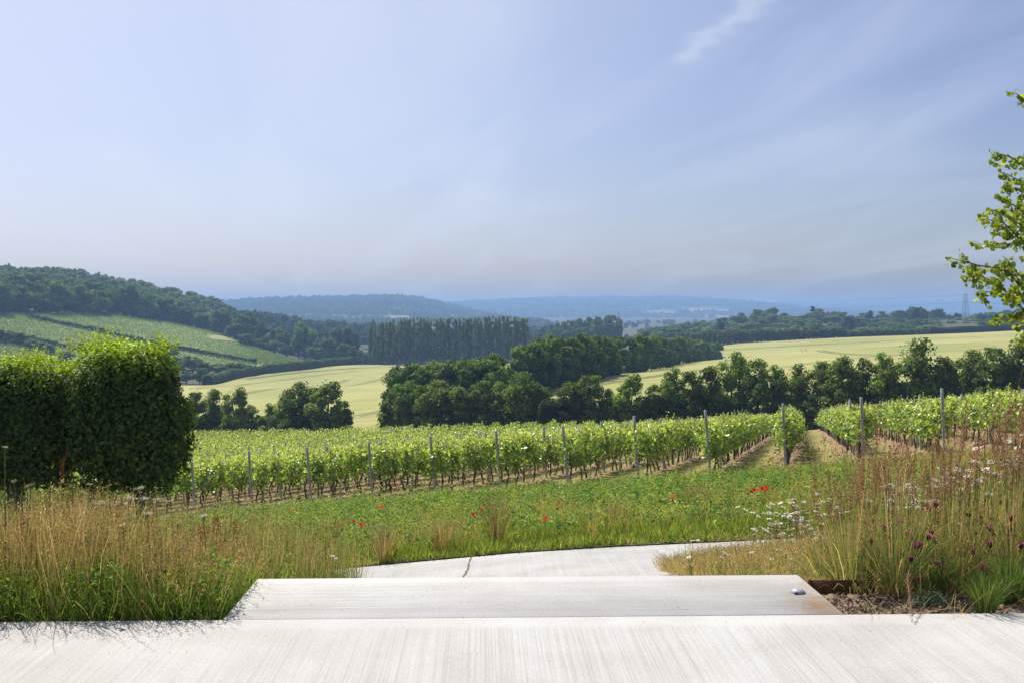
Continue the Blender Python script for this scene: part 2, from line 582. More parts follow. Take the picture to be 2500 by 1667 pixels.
ctrl = np.array(ctrl)
SC = 100.0


def _phi(r2):
    return np.where(r2 > 1e-12, .5 * r2 * np.log(np.maximum(r2, 1e-12)), 0)


_xy = ctrl[:, :2] / SC
_n = len(_xy)
_A = np.zeros((_n + 3, _n + 3))
_A[:_n, :_n] = _phi(((_xy[:, None] - _xy[None]) ** 2).sum(-1)) + np.eye(_n) * 2e-3
_A[:_n, _n] = 1; _A[:_n, _n + 1:] = _xy
_A[_n, :_n] = 1; _A[_n + 1:, :_n] = _xy.T
_b = np.zeros(_n + 3)
_b[:_n] = ctrl[:, 2] - (H + A0 + BX * ctrl[:, 0] + CY * ctrl[:, 1])
_w = np.linalg.solve(_A, _b)
TA = 0.028            # the terrace edge is turned by this much


def sstep(a, b, x):
    t = np.clip((x - a) / (b - a), 0, 1)
    return t * t * (3 - 2 * t)


def gz(X, Y):
    X = np.atleast_1d(np.asarray(X, float)); Y = np.atleast_1d(np.asarray(Y, float))
    shp = np.broadcast(X, Y).shape
    X = np.broadcast_to(X, shp).ravel(); Y = np.broadcast_to(Y, shp).ravel()
    Yc = np.minimum(Y, 1300.0)
    Xc = np.clip(X, -1.2 * Yc - 10, 1.2 * Yc + 10)
    out = np.empty(len(X))
    for s in range(0, len(X), 20000):
        q = np.stack([Xc[s:s + 20000], Yc[s:s + 20000]], 1) / SC
        r2 = ((q[:, None] - _xy[None]) ** 2).sum(-1)
        out[s:s + 20000] = _phi(r2) @ _w[:_n] + _w[_n] + q @ _w[_n + 1:]
    z = out + (H + A0 + BX * Xc + CY * Yc)
    z = z * (1 - sstep(1000, 1500, Y)) + (-29.0) * sstep(1000, 1500, Y)
    # made-up bank between the terrace and the path
    v = (Y - 5.195) * math.cos(TA) - X * math.sin(TA)
    plane12 = H + A0 + BX * X + CY * 11.9
    bank = -.035 + (plane12 + .035) * np.clip((v - .5) / 6.2, 0, 1) ** .92
    t = sstep(11.0, 12.4, Y)
    z = np.where(Y < 12.4, bank * (1 - t) + z * t, z)
    return z.reshape(shp)


def g1z(x, y):
    return float(gz(x, y)[0])


def grid_mesh(name, X, Y, Z, mat, smooth=True, col=None, origin=None):
    r, c = X.shape
    V = np.stack([X.ravel(), Y.ravel(), Z.ravel()], 1)
    i = np.arange(r * c).reshape(r, c)
    Q = np.stack([i[:-1, :-1].ravel(), i[:-1, 1:].ravel(), i[1:, 1:].ravel(), i[1:, :-1].ravel()], 1)
    return mesh(name, V, Q, mat, col, smooth)


# ------------------------------------------------------------------ ground
M_ground = noise_mat('meadow_ground', (.035, .05, .014), (.11, .105, .045), .8, .95, .4, detail=8, bdist=.1)
Yl = np.concatenate([np.arange(4.6, 14, .3), np.geomspace(14, 1400, 190), np.geomspace(1450, 9250, 18)])
tx = np.linspace(-1.25, 1.45, 220)
GX = Yl[:, None] * tx[None]
GY = np.repeat(Yl[:, None], len(tx), 1)
GZ = gz(GX, GY)
under = (np.abs(GX - .13) < 1.66) & (GY < 12.0)
GZ = np.where(under, GZ - .9, GZ)
GZ = np.where(GY < 5.2, GZ - .5, GZ)
tag(obj('ground', grid_mesh('ground', GX, GY, GZ - .02, M_ground)), kind='structure')

# ------------------------------------------------------------------ terrace, slab, steps, path
def frame_obj(name, V, Q, mat, col=None):
    o = obj(name, mesh(name, V, Q, mat, col))
    o.location = (0, 5.195, 0)
    o.rotation_euler = (0, 0, TA)
    return o


def bevelbox(x0, x1, y0, y1, z0, z1, b=.006):
    V = []
    for (dx, z) in ((0, z0), (0, z1 - b), (b, z1)):
        V += [(x0 + dx, y0 + dx, z), (x1 - dx, y0 + dx, z), (x1 - dx, y1 - dx, z), (x0 + dx, y1 - dx, z)]
    Q = [(3, 2, 1, 0)]
    for k in range(2):
        for j in range(4):
            Q.append((k * 4 + j, k * 4 + (j + 1) % 4, (k + 1) * 4 + (j + 1) % 4, (k + 1) * 4 + j))
    Q.append((8, 9, 10, 11))
    return np.array(V, float), np.array(Q)


V, Q = bevelbox(-16, 18, -14, 0, -.35, 0)
tag(frame_obj('terrace', V, Q, M_terrace), kind='structure')
V, Q = bevelbox(-1.5, 1.755, .005, .785, -.30, .001)
tag(frame_obj('landing_slab', V, Q, M_slab), kind='structure')
a = Acc()
for k in range(10):
    y0 = .79 + k * .56
    V, Q = bevelbox(-1.5, 1.755, y0, y0 + .556, -.163 * (k + 1) - .3, -.163 * (k + 1))
    a.add(V, Q)
o = obj('steps', a.mesh('steps', M_slab)); o.location = (0, 5.195, 0); o.rotation_euler = (0, 0, TA)
tag(o, kind='structure')
# faint soil in the joint between terrace and slab
V, Q = box(-1.5, 1.755, 0.0005, .0045, -.05, -.004)
tag(frame_obj('slab_joint', V, Q, M_dark), kind='structure')

# path below the steps: far edge read off the photo, near edge by the foot of the steps
pe = np.array([(-9, 14.7), (-2.67, 14.45), (0, 14.6), (1.5, 14.3), (3.1, 13.75), (4.45, 13.45), (7, 13.0), (12, 12.0)])
def ypath_far(x): return np.interp(x, pe[:, 0], pe[:, 1])
def ypath_near(x): return 11.35 - 1.6 * np.clip((x - 1.0) / 1.2, 0, 1)
xs = np.linspace(-9, 12, 60)
tt = np.linspace(0, 1, 8)
PX = np.repeat(xs[None], 8, 0)
PY = ypath_near(xs)[None] * (1 - tt[:, None]) + ypath_far(xs)[None] * tt[:, None]
PZ = H + A0 + BX * PX + CY * PY + .02
top = np.stack([PX.ravel(), PY.ravel(), PZ.ravel()], 1)
i = np.arange(480).reshape(8, 60)
Q = [np.stack([i[:-1, :-1].ravel(), i[:-1, 1:].ravel(), i[1:, 1:].ravel(), i[1:, :-1].ravel()], 1)]
low = top.copy(); low[:, 2] -= .18
ed = np.concatenate([i[-1], i[0]])
e1 = i[-1]; e0 = i[0]
Q.append(np.stack([e1[:-1], e1[1:], e1[1:] + 480, e1[:-1] + 480], 1))
Q.append(np.stack([e0[:-1] + 480, e0[1:] + 480, e0[1:], e0[:-1]], 1))
tag(obj('path', mesh('path', np.concatenate([top, low]), Q, M_path)), kind='structure')
# crooked earth-filled joint across the path
a = Acc()
rr = random.Random(3)
x0 = (1152 - 1250) / F * 14.6
ys = np.linspace(11.8, 14.58, 22)
xx = [x0 + .01 * math.sin(y * 3) + rr.uniform(-.008, .008) - .015 * (14.6 - y) / 2.8 for y in ys]
V = []
for x, y in zip(xx, ys):
    w = .007 + rr.uniform(0, .011)
    z = H + A0 + BX * x + CY * y + .024
    V += [(x - w, y, z), (x + w, y, z)]
Q = np.array([(2 * k, 2 * k + 1, 2 * k + 3, 2 * k + 2) for k in range(21)])
tag(obj('path_joint', mesh('path_joint', V, Q, M_dark)), kind='structure')

# steel edging right of the slab, between the soil and the bank
t = empty('steel_edging', (2.03, 5.195 + .70, -.08))
tag(t, 'dark rusted steel edging plate set in the soil just right of the concrete landing', 'edging')
V, Q = bevelbox(-.26, .20, -.005, .005, -.12, .085, .0015)
obj('plate', mesh('plate', V, Q, M_corten), t)
V, Q = bevelbox(-.28, -.26, -.01, .012, -.12, .088, .0015)
obj('end_stake', mesh('end_stake', V, Q, M_corten), t)

# dome light stud on the slab
sp_ = P(1945, 1446, 5.64)
sx, sy = (1948 - 1250) / F * 5.64, 5.64
t = empty('ground_light', (sx, sy, .001))
tag(t, 'small domed metal ground light fixed near the right end of the pale slab', 'ground light')
def dome(r, h, n=24, k=6, z0=0.0):
    V = []; Q = []
    for i in range(k + 1):
        a_ = i / k * math.pi / 2 * .97
        for j in range(n):
            b_ = j / n * 2 * math.pi
            V.append((r * math.cos(a_) * math.cos(b_), r * math.cos(a_) * math.sin(b_), z0 + h * math.sin(a_)))
    for i in range(k):
        for j in range(n):
            Q.append((i * n + j, i * n + (j + 1) % n, (i + 1) * n + (j + 1) % n, (i + 1) * n + j))
    return np.array(V), np.array(Q)
V, Q = dome(.038, .022, z0=.004)
obj('dome_cap', mesh('dome_cap', V, Q, M_steel, smooth=True), t)
V, Q = tube([(0, 0, -.002), (0, 0, .005), (0, 0, .0055)], [.042, .042, .037], 24)
obj('flange', mesh('flange', V, Q, M_metaldark, smooth=False), t)
V, Q = box(-.030, -.012, -.040, -.030, .006, .013)
obj('lens_slot', mesh('lens_slot', V, Q, M_dark), t)

rl = np.random.default_rng(7)
n = 260
u_ = rl.uniform(-5, 5, n); v_ = -np.abs(rl.normal(0, .45, n)) - .01
v_[:110] = rl.uniform(.05, .75, 110); u_[:110] = rl.uniform(-1.45, 1.7, 110)
v_[230:] = -rl.uniform(.1, 2.0, 30)
pos = np.stack([u_, v_, np.full(n, .0035)], 1)
V, Q = cards(pos, rl.normal(0, .15, (n, 3)) + np.array((0, 0, 1)), rl.uniform(.004, .015, n), rl, .35, .05)
C = np.repeat(pick(rl, n, [(.12, .08, .05), (.28, .2, .1), (.1, .1, .09)], [3, 2, 2]), 4, 0)
tag(frame_obj('litter', V, Q, M_grass, C), 'tiny scattered bits of dry plant litter on the pale concrete', 'litter', kind='stuff')

# ------------------------------------------------------------------ far trees: crown builders
def blob_hull(c, r, rng):
    """rough low sphere used as the inner mass of a clump"""
    V = []; Q = []
    n, k = 6, 4
    ph = rng.uniform(0, 6)
    for i in range(k + 1):
        a_ = -math.pi / 2 + math.pi * i / k
        for j in range(n):
            b_ = j / n * 2 * math.pi + ph
            rr_ = r * (1 + rng.uniform(-.15, .15))
            V.append((c[0] + rr_[0] * math.cos(a_) * math.cos(b_), c[1] + rr_[1] * math.cos(a_) * math.sin(b_), c[2] + rr_[2] * math.sin(a_)))
    for i in range(k):
        for j in range(n):
            Q.append((i * n + j, i * n + (j + 1) % n, (i + 1) * n + (j + 1) % n, (i + 1) * n + j))
    return np.array(V), np.array(Q)


def crown(rng, hh, rad, z0, nclump, ncard, card, col, shape='round', clump=.3, hull=.7, dv=.2, A=None, updir=.35):
    """crown from z0 to hh, radius rad: clumps of leaf cards round rough hulls"""
    A = A or Acc()
    zc = (z0 + hh) / 2; hz = (hh - z0) / 2
    C = []
    while len(C) < nclump:
        p = rng.uniform(-1, 1, 3)
        r2 = math.hypot(p[0], p[1])
        z = p[2]
        if shape == 'round': lim = math.sqrt(max(0, 1 - abs(z) ** 2.2))
        elif shape == 'dome': lim = math.sqrt(max(0, 1 - max(z, 0) ** 2)) * (1 if z > -.4 else .85)
        elif shape == 'column': lim = (1 - max(0, z) ** 3) * .95
        elif shape == 'cone': lim = (1 - z) / 2 * 1.1
        else: lim = 1.0
        if r2 > lim: continue
        if r2 < lim * .45 and abs(z) < .6 and rng.random() < .4: continue
        C.append((p[0] * rad * (1 - clump * .6), p[1] * rad * (1 - clump * .6), zc + z * hz * (1 - clump * .5)))
    C = np.array(C)
    cr = rad * clump * rng.uniform(.7, 1.3, nclump)
    if shape == 'column': crz = cr * 1.7
    else: crz = cr * .85
    if hull:
        for i in range(nclump):
            V, Q = blob_hull(C[i], np.array((cr[i], cr[i], crz[i])) * hull, rng)
            A.add(V, Q, np.asarray(col) * .9)
    wv = cr ** 2 / (cr ** 2).sum()
    ci = rng.choice(nclump, ncard, p=wv)
    d = rdir(rng, ncard); d[:, 2] += updir; d = unit(d)
    rr_ = rng.uniform(.65, 1.12, ncard)
    pos = C[ci] + d * np.stack([cr[ci], cr[ci], crz[ci]], 1) * rr_[:, None]
    nrm = d + rng.normal(0, .55, (ncard, 3))
    V, Q = cards(pos, nrm, card * rng.uniform(.6, 1.4, ncard), rng, .75, .2)
    top_z = np.percentile(V[:, 2], 99.6)
    kz = (hh - z0) / max(1e-3, top_z - z0)
    rr9 = np.percentile(np.hypot(V[:, 0], V[:, 1]), 98)
    kr = rad / rr9
    for a__ in A.V:
        a__[:, 2] = z0 + (a__[:, 2] - z0) * kz
        a__[:, :2] *= kr
    V[:, 2] = z0 + (V[:, 2] - z0) * kz
    V[:, :2] *= kr
    cl = vary(rng, nclump, (1, 1, 1), dv, .05)[ci] * np.asarray(col) * np.exp(rng.normal(0, .12, (ncard, 1)))
    A.add(V, Q, np.repeat(np.clip(cl, 0, 1), 4, 0))
    return A


def trunkmesh(rng, name, h, r, limbs=5, spread=1.0, mat=None, start=.3, lean=.1, toph=.9):
    A = Acc()
    px_, py_ = rng.normal(0, lean * h * .3, 2)
    pts = [(0, 0, -.4), (px_ * .1, py_ * .1, h * .25), (px_ * .4, py_ * .4, h * .55), (px_, py_, h * toph)]
    V, Q = tube(pts, [r * 1.25, r, r * .65, r * .15], 7)
    A.add(V, Q)
    for i in range(limbs):
        t = start + (toph - start - .1) * (i + .5) / limbs
        b = np.array((px_ * t * .6, py_ * t * .6, h * t))
        a_ = rng.uniform(0, 2 * math.pi)
        L = spread * (1 - .5 * t) * rng.uniform(.7, 1.1)
        e = b + np.array((math.cos(a_) * L, math.sin(a_) * L, L * rng.uniform(.5, 1.0)))
        m_ = (b + e) / 2 + np.array((0, 0, -L * .12))
        V, Q = tube([b, m_, e], [r * .4 * (1.1 - t), r * .28 * (1.1 - t), r * .08], 5)
        A.add(V, Q)
    return A.mesh(name, mat or M_bark, True)


def place_tree(name, protos, i, loc, sx, sz, rz, label, cat, group, names=('trunk', 'crown')):
    r = empty(name, loc, rz, (sx, sx, sz))
    tag(r, label, cat, group)
    for nm, me in zip(names, protos[i % len(protos)]):
        if me: obj(nm, me, r)
    return r


# unit tree prototypes are built at real size then scaled
rng = np.random.default_rng(11)
DG = (.050, .085, .022)     # dark green
BG_ = (.046, .080, .026)
broad = []
for k in range(9):
    hh = 15.0
    c_ = crown(rng, hh, 5.2 + rng.uniform(-.8, .8), 1.6 if k % 2 else 2.5, 26, 1500, .95, np.array((.145, .21, .046)) * rng.uniform(.75, 1.3) * np.array((rng.uniform(.85, 1.2), 1, 1)), 'round' if k % 3 else 'dome', .36, .8)
    broad.append((trunkmesh(rng, 'trunk', hh, .35, 4, 4, start=.3), c_.mesh('crown', M_far)))

BELT_A = 122.0


def belt_pt(px, back=0.0):
    t = (px - 1250) / F
    Y = (BELT_A + back) / (1 + .293 * t)
    return t * Y, Y


# ------------------------------------------------------------------ hedgerow belt behind the near vines
belt = []
for k in range(8):
    hh = 8.0
    shape = ['dome', 'round', 'cone', 'round', 'dome', 'round', 'cone', 'dome'][k]
    c_ = crown(rng, hh, 2.3 + rng.uniform(-.3, .4), .25, 58, 4600, .27, np.array((.165, .23, .042)) * rng.uniform(.75, 1.3), shape, .27, .45, dv=.28)
    # long upright shoots breaking the outline
    n = 260
    th = rng.uniform(0, 6.28, n); rr0 = rng.uniform(.1, 1, n) * 1.5
    top_ = np.stack([np.cos(th) * rr0, np.sin(th) * rr0, hh * rng.uniform(.72, 1.07, n) * (1 - .12 * rr0)], 1)
    V, Q = cards(top_, rng.normal(0, 1, (n, 3)), .22, rng, .7)
    c_.add(V, Q, np.array((.13, .18, .035)))
    belt.append((trunkmesh(rng, 'trunk', hh, .13, 9, 2.2, start=.08, toph=.85), c_.mesh('crown', M_leaf)))
shrub = []
for k in range(4):
    c_ = crown(rng, 3.6, 2.1, .0, 22, 1500, .27, np.array((.13, .18, .036)) * rng.uniform(.9, 1.1), 'dome', .34, .7)
    shrub.append((trunkmesh(rng, 'trunk', 3.4, .08, 5, 1.4, start=.08), c_.mesh('crown', M_leaf)))

BT = [(440, 965, 34), (480, 957, 34), (520, 952, 34), (573, 948, 38), (612, 990, 28), (662, 985, 24), (700, 962, 36), (745, 934, 50),
      (798, 932, 56), (836, 978, 30),
      (976, 938, 38), (1000, 932, 46), (1062, 930, 52), (1118, 945, 40), (1172, 930, 42), (1218, 934, 34), (1265, 912, 54), (1312, 936, 36),
      (1385, 934, 40), (1442, 916, 44), (1488, 950, 26), (1540, 914, 44), (1596, 940, 32), (1642, 902, 42), (1692, 908, 46), (1738, 897, 46),
      (1790, 864, 54), (1848, 880, 50), (1898, 893, 36), (1945, 892, 40), (2000, 884, 44), (2058, 872, 50), (2112, 878, 42), (2160, 864, 42),
      (2235, 832, 70), (2300, 872, 40), (2368, 856, 44), (2424, 850, 46), (2484, 842, 54), (2550, 846, 56), (2620, 840, 56)]
rb = random.Random(5)
side_n = [0, 0]
for i, (px, top_, hw) in enumerate(BT):
    x, y = belt_pt(px, rb.uniform(-1.5, 2.5))
    g = g1z(x, y)
    hgt = zt(top_, y) - g
    w = hw / F * y
    right = px > 900
    side_n[right] += 1
    look = 'tall broad' if hw > 52 else ('slim pointed' if (i % 8) in (2, 6) else ('low' if hgt < 5.5 else 'bushy'))
    lab = '%s green tree, %s from the %s, in the belt behind the vines' % (
        look, nth(side_n[right]), 'gap' if right else 'left')
    place_tree('hedge_tree', belt, i * 3 + (i // 8), (x, y, g), w / 2.15, hgt / 8.0, rb.uniform(0, 6.28), lab, 'tree', 'trees in the belt behind the near vineyard')
ns = 0
px = 452
while px < 2640:
    if not (846 < px < 950):
        ns += 1
        x, y = belt_pt(px, rb.uniform(-2.2, 1.0))
        g = g1z(x, y)
        s = rb.uniform(.8, 1.25) * (1.15 if 925 < px < 1350 else .95)
        if 1975 < px < 2030: s *= .6
        place_tree('hedge_shrub', shrub, ns, (x, y, g), s, s * rb.uniform(.85, 1.15), rb.uniform(0, 6.28),
                   'dense shrub at the foot of the belt, %s from the left' % nth(ns), 'shrub', 'shrubs at the foot of the belt')
    px += rb.uniform(44, 60)
# clipped round dark bush in front of the belt
x, y = belt_pt(1338, -4)
g = g1z(x, y)
A = Acc()
r_ = np.random.default_rng(9)
V, Q = blob_hull(np.array((0, 0, 1.9)), np.array((1.15, 1.15, 2.0)), r_)
A.add(V, Q, (.02, .035, .012))
d = rdir(r_, 3500)
pos = np.sign(d) * np.abs(d) ** .75 * np.array((1.25, 1.25, 2.1)) * r_.uniform(.92, 1.03, (3500, 1)) + np.array((0, 0, 1.95))
V, Q = cards(pos, d + r_.normal(0, .4, d.shape), .16, r_)
A.add(V, Q, (.025, .042, .014))
t = empty('clipped_bush', (x, y, g))
tag(t, 'very dark round-topped clipped bush standing in front of the belt near its middle', 'bush')
obj('crown', A.mesh('crown', M_leaf), t)
obj('trunk', trunkmesh(r_, 'trunk', 2.2, .1, 2, .5), t)

# ------------------------------------------------------------------ dense windbreak running away across the barley
wbp = []
for k in range(5):
    c_ = crown(rng, 9.5, 3.2, .1, 34, 3000, .40, np.array((.12, .19, .028)) * rng.uniform(.9, 1.1), 'dome', .33, .8, dv=.2)
    wbp.append((trunkmesh(rng, 'trunk', 9.0, .16, 4, 2, start=.1), c_.mesh('crown', M_leaf)))
wa = np.array([(985, 150, 892), (1020, 151, 890), (1060, 153, 886), (1120, 158, 874), (1180, 163, 868), (1250, 170, 848), (1310, 177, 832),
               (1370, 186, 820), (1430, 196, 817), (1470, 206, 826), (1492, 214, 846)], float)
wb = np.array([(1505, 226, 820), (1545, 242, 816), (1600, 276, 822), (1650, 315, 824), (1700, 362, 828), (1752, 425, 838)], float)
kk = 0
for seg, arr, cnt in (('near', wa, 22), ('far', wb, 20)):
    s = np.linspace(0, 1, cnt)
    # equal steps in plan
    X_ = (arr[:, 0] - 1250) / F * arr[:, 1]
    L = np.concatenate([[0], np.cumsum(np.hypot(np.diff(X_), np.diff(arr[:, 1])))]); L /= L[-1]
    for j in range(cnt):
        Y = np.interp(s[j], L, arr[:, 1]); X = np.interp(s[j], L, X_); tp = np.interp(s[j], L, arr[:, 2])
        kk += 1
        g = g1z(X, Y)
        hgt = zt(tp + rb.uniform(-3, 7), Y) - g
        w = hgt / 9.5 * rb.uniform(.95, 1.2)
        place_tree('windbreak_tree', wbp, j, (X + rb.uniform(-.5, .5), Y, g), w, hgt / 9.5, rb.uniform(0, 6.28),
                   'dense dark tree, %s from the near end in the %s windbreak stretch' % (nth(j + 1), seg), 'tree',
                   'trees of the windbreak across the barley')

for q, px in enumerate(np.linspace(985, 1200, 10)):
    Y = 147.5 + rb.uniform(-1.5, 1.5); X = (px - 1250) / F * Y; g = g1z(X, Y)
    hgt = zt(np.interp(px, [915, 1000, 1200], [905, 893, 880]) + rb.uniform(-2, 6), Y) - g
    place_tree('windbreak_tree', wbp, q, (X, Y, g), hgt / 9.5 * 1.15, hgt / 9.5, rb.uniform(0, 6.28),
               'dense dark tree, %s from the left in the outer row at the windbreak foot' % nth(q + 1), 'tree', 'trees of the windbreak across the barley')

# ------------------------------------------------------------------ poplars
pop = []
for k in range(6):
    c_ = crown(rng, 26, 1.6, .3, 42, 1700, .66, np.array((.20, .25, .10)) * rng.uniform(.85, 1.15), 'column', .40, .35, dv=.35)
    pop.append((trunkmesh(rng, 'trunk', 25, .28, 5, 1.5, start=.12, mat=M_barkgrey, lean=.02), c_.mesh('crown', M_far)))
poplist = [(879, 856), (892, 862)]
px = 906
while px < 1288:
    poplist.append((px, np.interp(px, [900, 930, 980, 1060, 1250, 1290], [800, 786, 780, 778, 775, 776]) + rb.uniform(-3, 5)))
    px += rb.uniform(7.5, 11.0)
for i, (px, tp) in enumerate(poplist):
    Y = 520 + rb.uniform(-4, 4)
    x = (px - 1250) / F * Y
    g = g1z(x, Y)
    place_tree('poplar', pop, i + i // 6, (x, Y, g), rb.uniform(.85, 1.15) * (1 if i > 1 else .8), (zt(tp, Y) - g) / 26.0, rb.uniform(0, 6.28),
               'tall narrow grey-green poplar, %s from the left in the front row' % nth(i + 1), 'tree', 'poplars in the front row')
i = 0
px = 910
while px < 1285:
    Y = 545 + rb.uniform(-6, 6)
    x = (px - 1250) / F * Y
    g = g1z(x, Y)
    i += 1
    place_tree('poplar', pop, i * 2 + 1, (x, Y, g), rb.uniform(.9, 1.2), rb.uniform(.86, .96), rb.uniform(0, 6.28),
               'half-hidden poplar in the second row, %s from the left' % nth(i), 'tree', 'poplars in the second row')
    px += rb.uniform(16, 24)
# grove of poplars on the near side of the church tower
i = 0
for row, (Y, dtop) in enumerate(((700, 26), (730, 14), (760, 4))):
    px = 1300
    while px < 1515:
        tp = np.interp(px, [1295, 1310, 1350, 1400, 1450, 1490, 1505, 1520], [822, 800, 788, 780, 770, 763, 768, 785]) + dtop + rb.uniform(-3, 3)
        x = (px - 1250) / F * Y
        g = g1z(x, Y)
        i += 1
        place_tree('grove_tree', broad, i, (x, Y, g), .85, (zt(tp, Y) - g) / 15.0, rb.uniform(0, 6.28),
                   'tree in the grove left of the church tower, %s counted row by row' % nth(i), 'tree', 'trees in the grove by the church tower')
        px += rb.uniform(10, 15)

# ------------------------------------------------------------------ trees between the hill wood and the poplars
mid = [(590, 768, 26, 600), (612, 762, 24, 610), (640, 786, 26, 600), (572, 790, 24, 590), (668, 800, 26, 590), (690, 805, 22, 585), (745, 788, 27, 570),
       (728, 812, 18, 575), (790, 812, 24, 575), (822, 800, 24, 580), (852, 800, 24, 575), (868, 812, 16, 570), (800, 828, 20, 560), (600, 815, 26, 560),
       (635, 822, 26, 560), (670, 832, 24, 558), (700, 842, 22, 550), (772, 836, 22, 550), (840, 838, 20, 545), (862, 845, 16, 540), (580, 838, 18, 565)]
for i, (px, tp, hw, Y) in enumerate(mid):
    x = (px - 1250) / F * Y
    g = g1z(x, Y)
    place_tree('broadleaf_tree', broad, i * 2 + 1, (x, Y, g), hw / F * Y / 4.8, (zt(tp, Y) - g) / 15.0, rb.uniform(0, 6.28),
               'leafy tree between the wooded hill and the poplars, %s from the left' % nth(
                   1 + sorted(m_[0] for m_ in mid).index(px)), 'tree', 'trees between the wooded hill and the poplars')

# ------------------------------------------------------------------ wooded hill at the left
def hill_base_Y(px):
    return np.interp(px, [-300, 0, 75, 268, 440, 560], [470, 485, 510, 560, 606, 606])


cand = []
rw = random.Random(21)
for Yk in np.arange(485, 860, 12.5):
    px = -140
    while px < 575:
        px += 12.5 / Yk * F * rw.uniform(.75, 1.25)
        Yj = Yk + rw.uniform(-4, 4)
        if Yj < hill_base_Y(px) + 3: continue
        if px > 555: continue
        cand.append((Yj, px))
cand.sort()
front = cand[:105]
rest = cand[105:]
for i, (Y, px) in enumerate(front):
    x = (px - 1250) / F * Y
    g = g1z(x, Y)
    s = rw.uniform(.8, 1.25)
    edge = Y < hill_base_Y(px) + 16
    place_tree('broadleaf_tree', broad, rw.randrange(9), (x, Y, g - .8), s * 1.5, s * (1.06 if edge else 1.0), rw.uniform(0, 6.28),
               '%s tree of the left hill wood, %s nearest to the green field' % ('broad' if s > 1.1 else 'rounded', nth(i + 1)),
               'tree', 'nearest trees of the hill wood')


def merge_trees(name, spots, cards_n, card, col, rad=5.2, hgt=15.0, seed=1, shape='dome', nvar=5, cl=14):
    r = np.random.default_rng(seed)
    vs_ = []
    for k in range(nvar):
        A = crown(r, hgt, rad, hgt * .12, cl, cards_n, card, np.asarray(col) * r.uniform(.85, 1.2), shape, .42, .85, dv=.22)
        vs_.append((np.concatenate(A.V), np.concatenate(A.Q), np.concatenate(A.C)))
    B = Acc()
    for (x, y, z, s, sz_) in spots:
        V, Q, C = vs_[r.integers(nvar)]
        a_ = r.uniform(0, 6.28)
        ca, sa_ = math.cos(a_), math.sin(a_)
        W = np.stack([(V[:, 0] * ca - V[:, 1] * sa_) * s + x, (V[:, 0] * sa_ + V[:, 1] * ca) * s + y, V[:, 2] * sz_ + z], 1)
        B.add(W, Q, C * r.uniform(.8, 1.2))
    return B.mesh(name, M_far)


sp = []
for (Y, px) in rest:
    x = (px - 1250) / F * Y
    s = rw.uniform(.85, 1.3)
    sp.append((x, Y, g1z(x, Y) - .8, s * 1.2, s))
tag(obj('hill_wood', merge_trees('hill_wood', sp, 420, 1.5, (.145, .21, .048), seed=5)), 'dark green wood covering the crest of the left hill', 'wood', kind='stuff')

# ------------------------------------------------------------------ right woods
prof = ([1560, 1600, 1640, 1700, 1760, 1830, 1880, 1910, 1960, 2000, 2060, 2100, 2150, 2220, 2260, 2300, 2360, 2420, 2500, 2620],
        [805, 800, 795, 785, 776, 765, 752, 772, 768, 750, 772, 765, 764, 748, 762, 768, 774, 760, 750, 745])
rwood = []
for row, Y in enumerate((640, 680, 725, 770, 815, 860)):
    px = 1575 + row * 7
    while px < 2620:
        f_ = (row + 1) / 6.0
        tp = 812 - max(0, (px - 2150)) * .03 - (812 - max(0, (px - 2150)) * .03 - np.interp(px, *prof)) * f_ ** .8
        Yj = Y + rb.uniform(-12, 12)
        rwood.append((px, tp + rb.uniform(-5, 6), Yj, row))
        px += rb.uniform(33, 46)
rcnt = {}
for i, (px, tp, Y, row) in enumerate(rwood):
    rcnt[row] = rcnt.get(row, 0) + 1
    x = (px - 1250) / F * Y
    g = min(g1z(x, Y), zt(tp, Y) - 7)
    hgt = zt(tp, Y) - g
    place_tree('broadleaf_tree', broad, rb.randrange(9), (x, Y, g), rb.uniform(1.35, 1.8), hgt / 15.0, rb.uniform(0, 6.28),
               'round-topped tree in the right-hand wood, %s from the left in the %s row back' % (nth(rcnt[row]), nth(row + 1)), 'tree', 'trees of the wood beyond the barley')
# dark conifer standing proud
con = []
for k in range(2):
    A = crown(rng, 20, 3.6, 3, 30, 1300, .8, (.026, .042, .022), 'cone', .3, .6)
    con.append((trunkmesh(rng, 'trunk', 19, .3, 3, 1), A.mesh('crown', M_far)))
for (px, tp, lab) in ((1985, 748, 'dark pointed conifer rising highest above the middle of the right wood'), (2008, 757, 'second smaller dark conifer just right of the highest one')):
    Y = 840; x = (px - 1250) / F * Y; g = g1z(x, Y)
    place_tree('conifer', con, px % 2, (x, Y, g), 1.1, (zt(tp, Y) - g) / 20, 0, lab, 'tree', 'dark conifers in the right wood')
# young plantation of narrow trees along the field edge
def field_far_Y(px):
    return np.interp(px, [300, 430, 560, 700, 870, 1290, 1700, 1800, 2000, 2300, 2500, 3000], [250, 285, 400, 470, 508, 515, 520, 535, 510, 500, 485, 480])


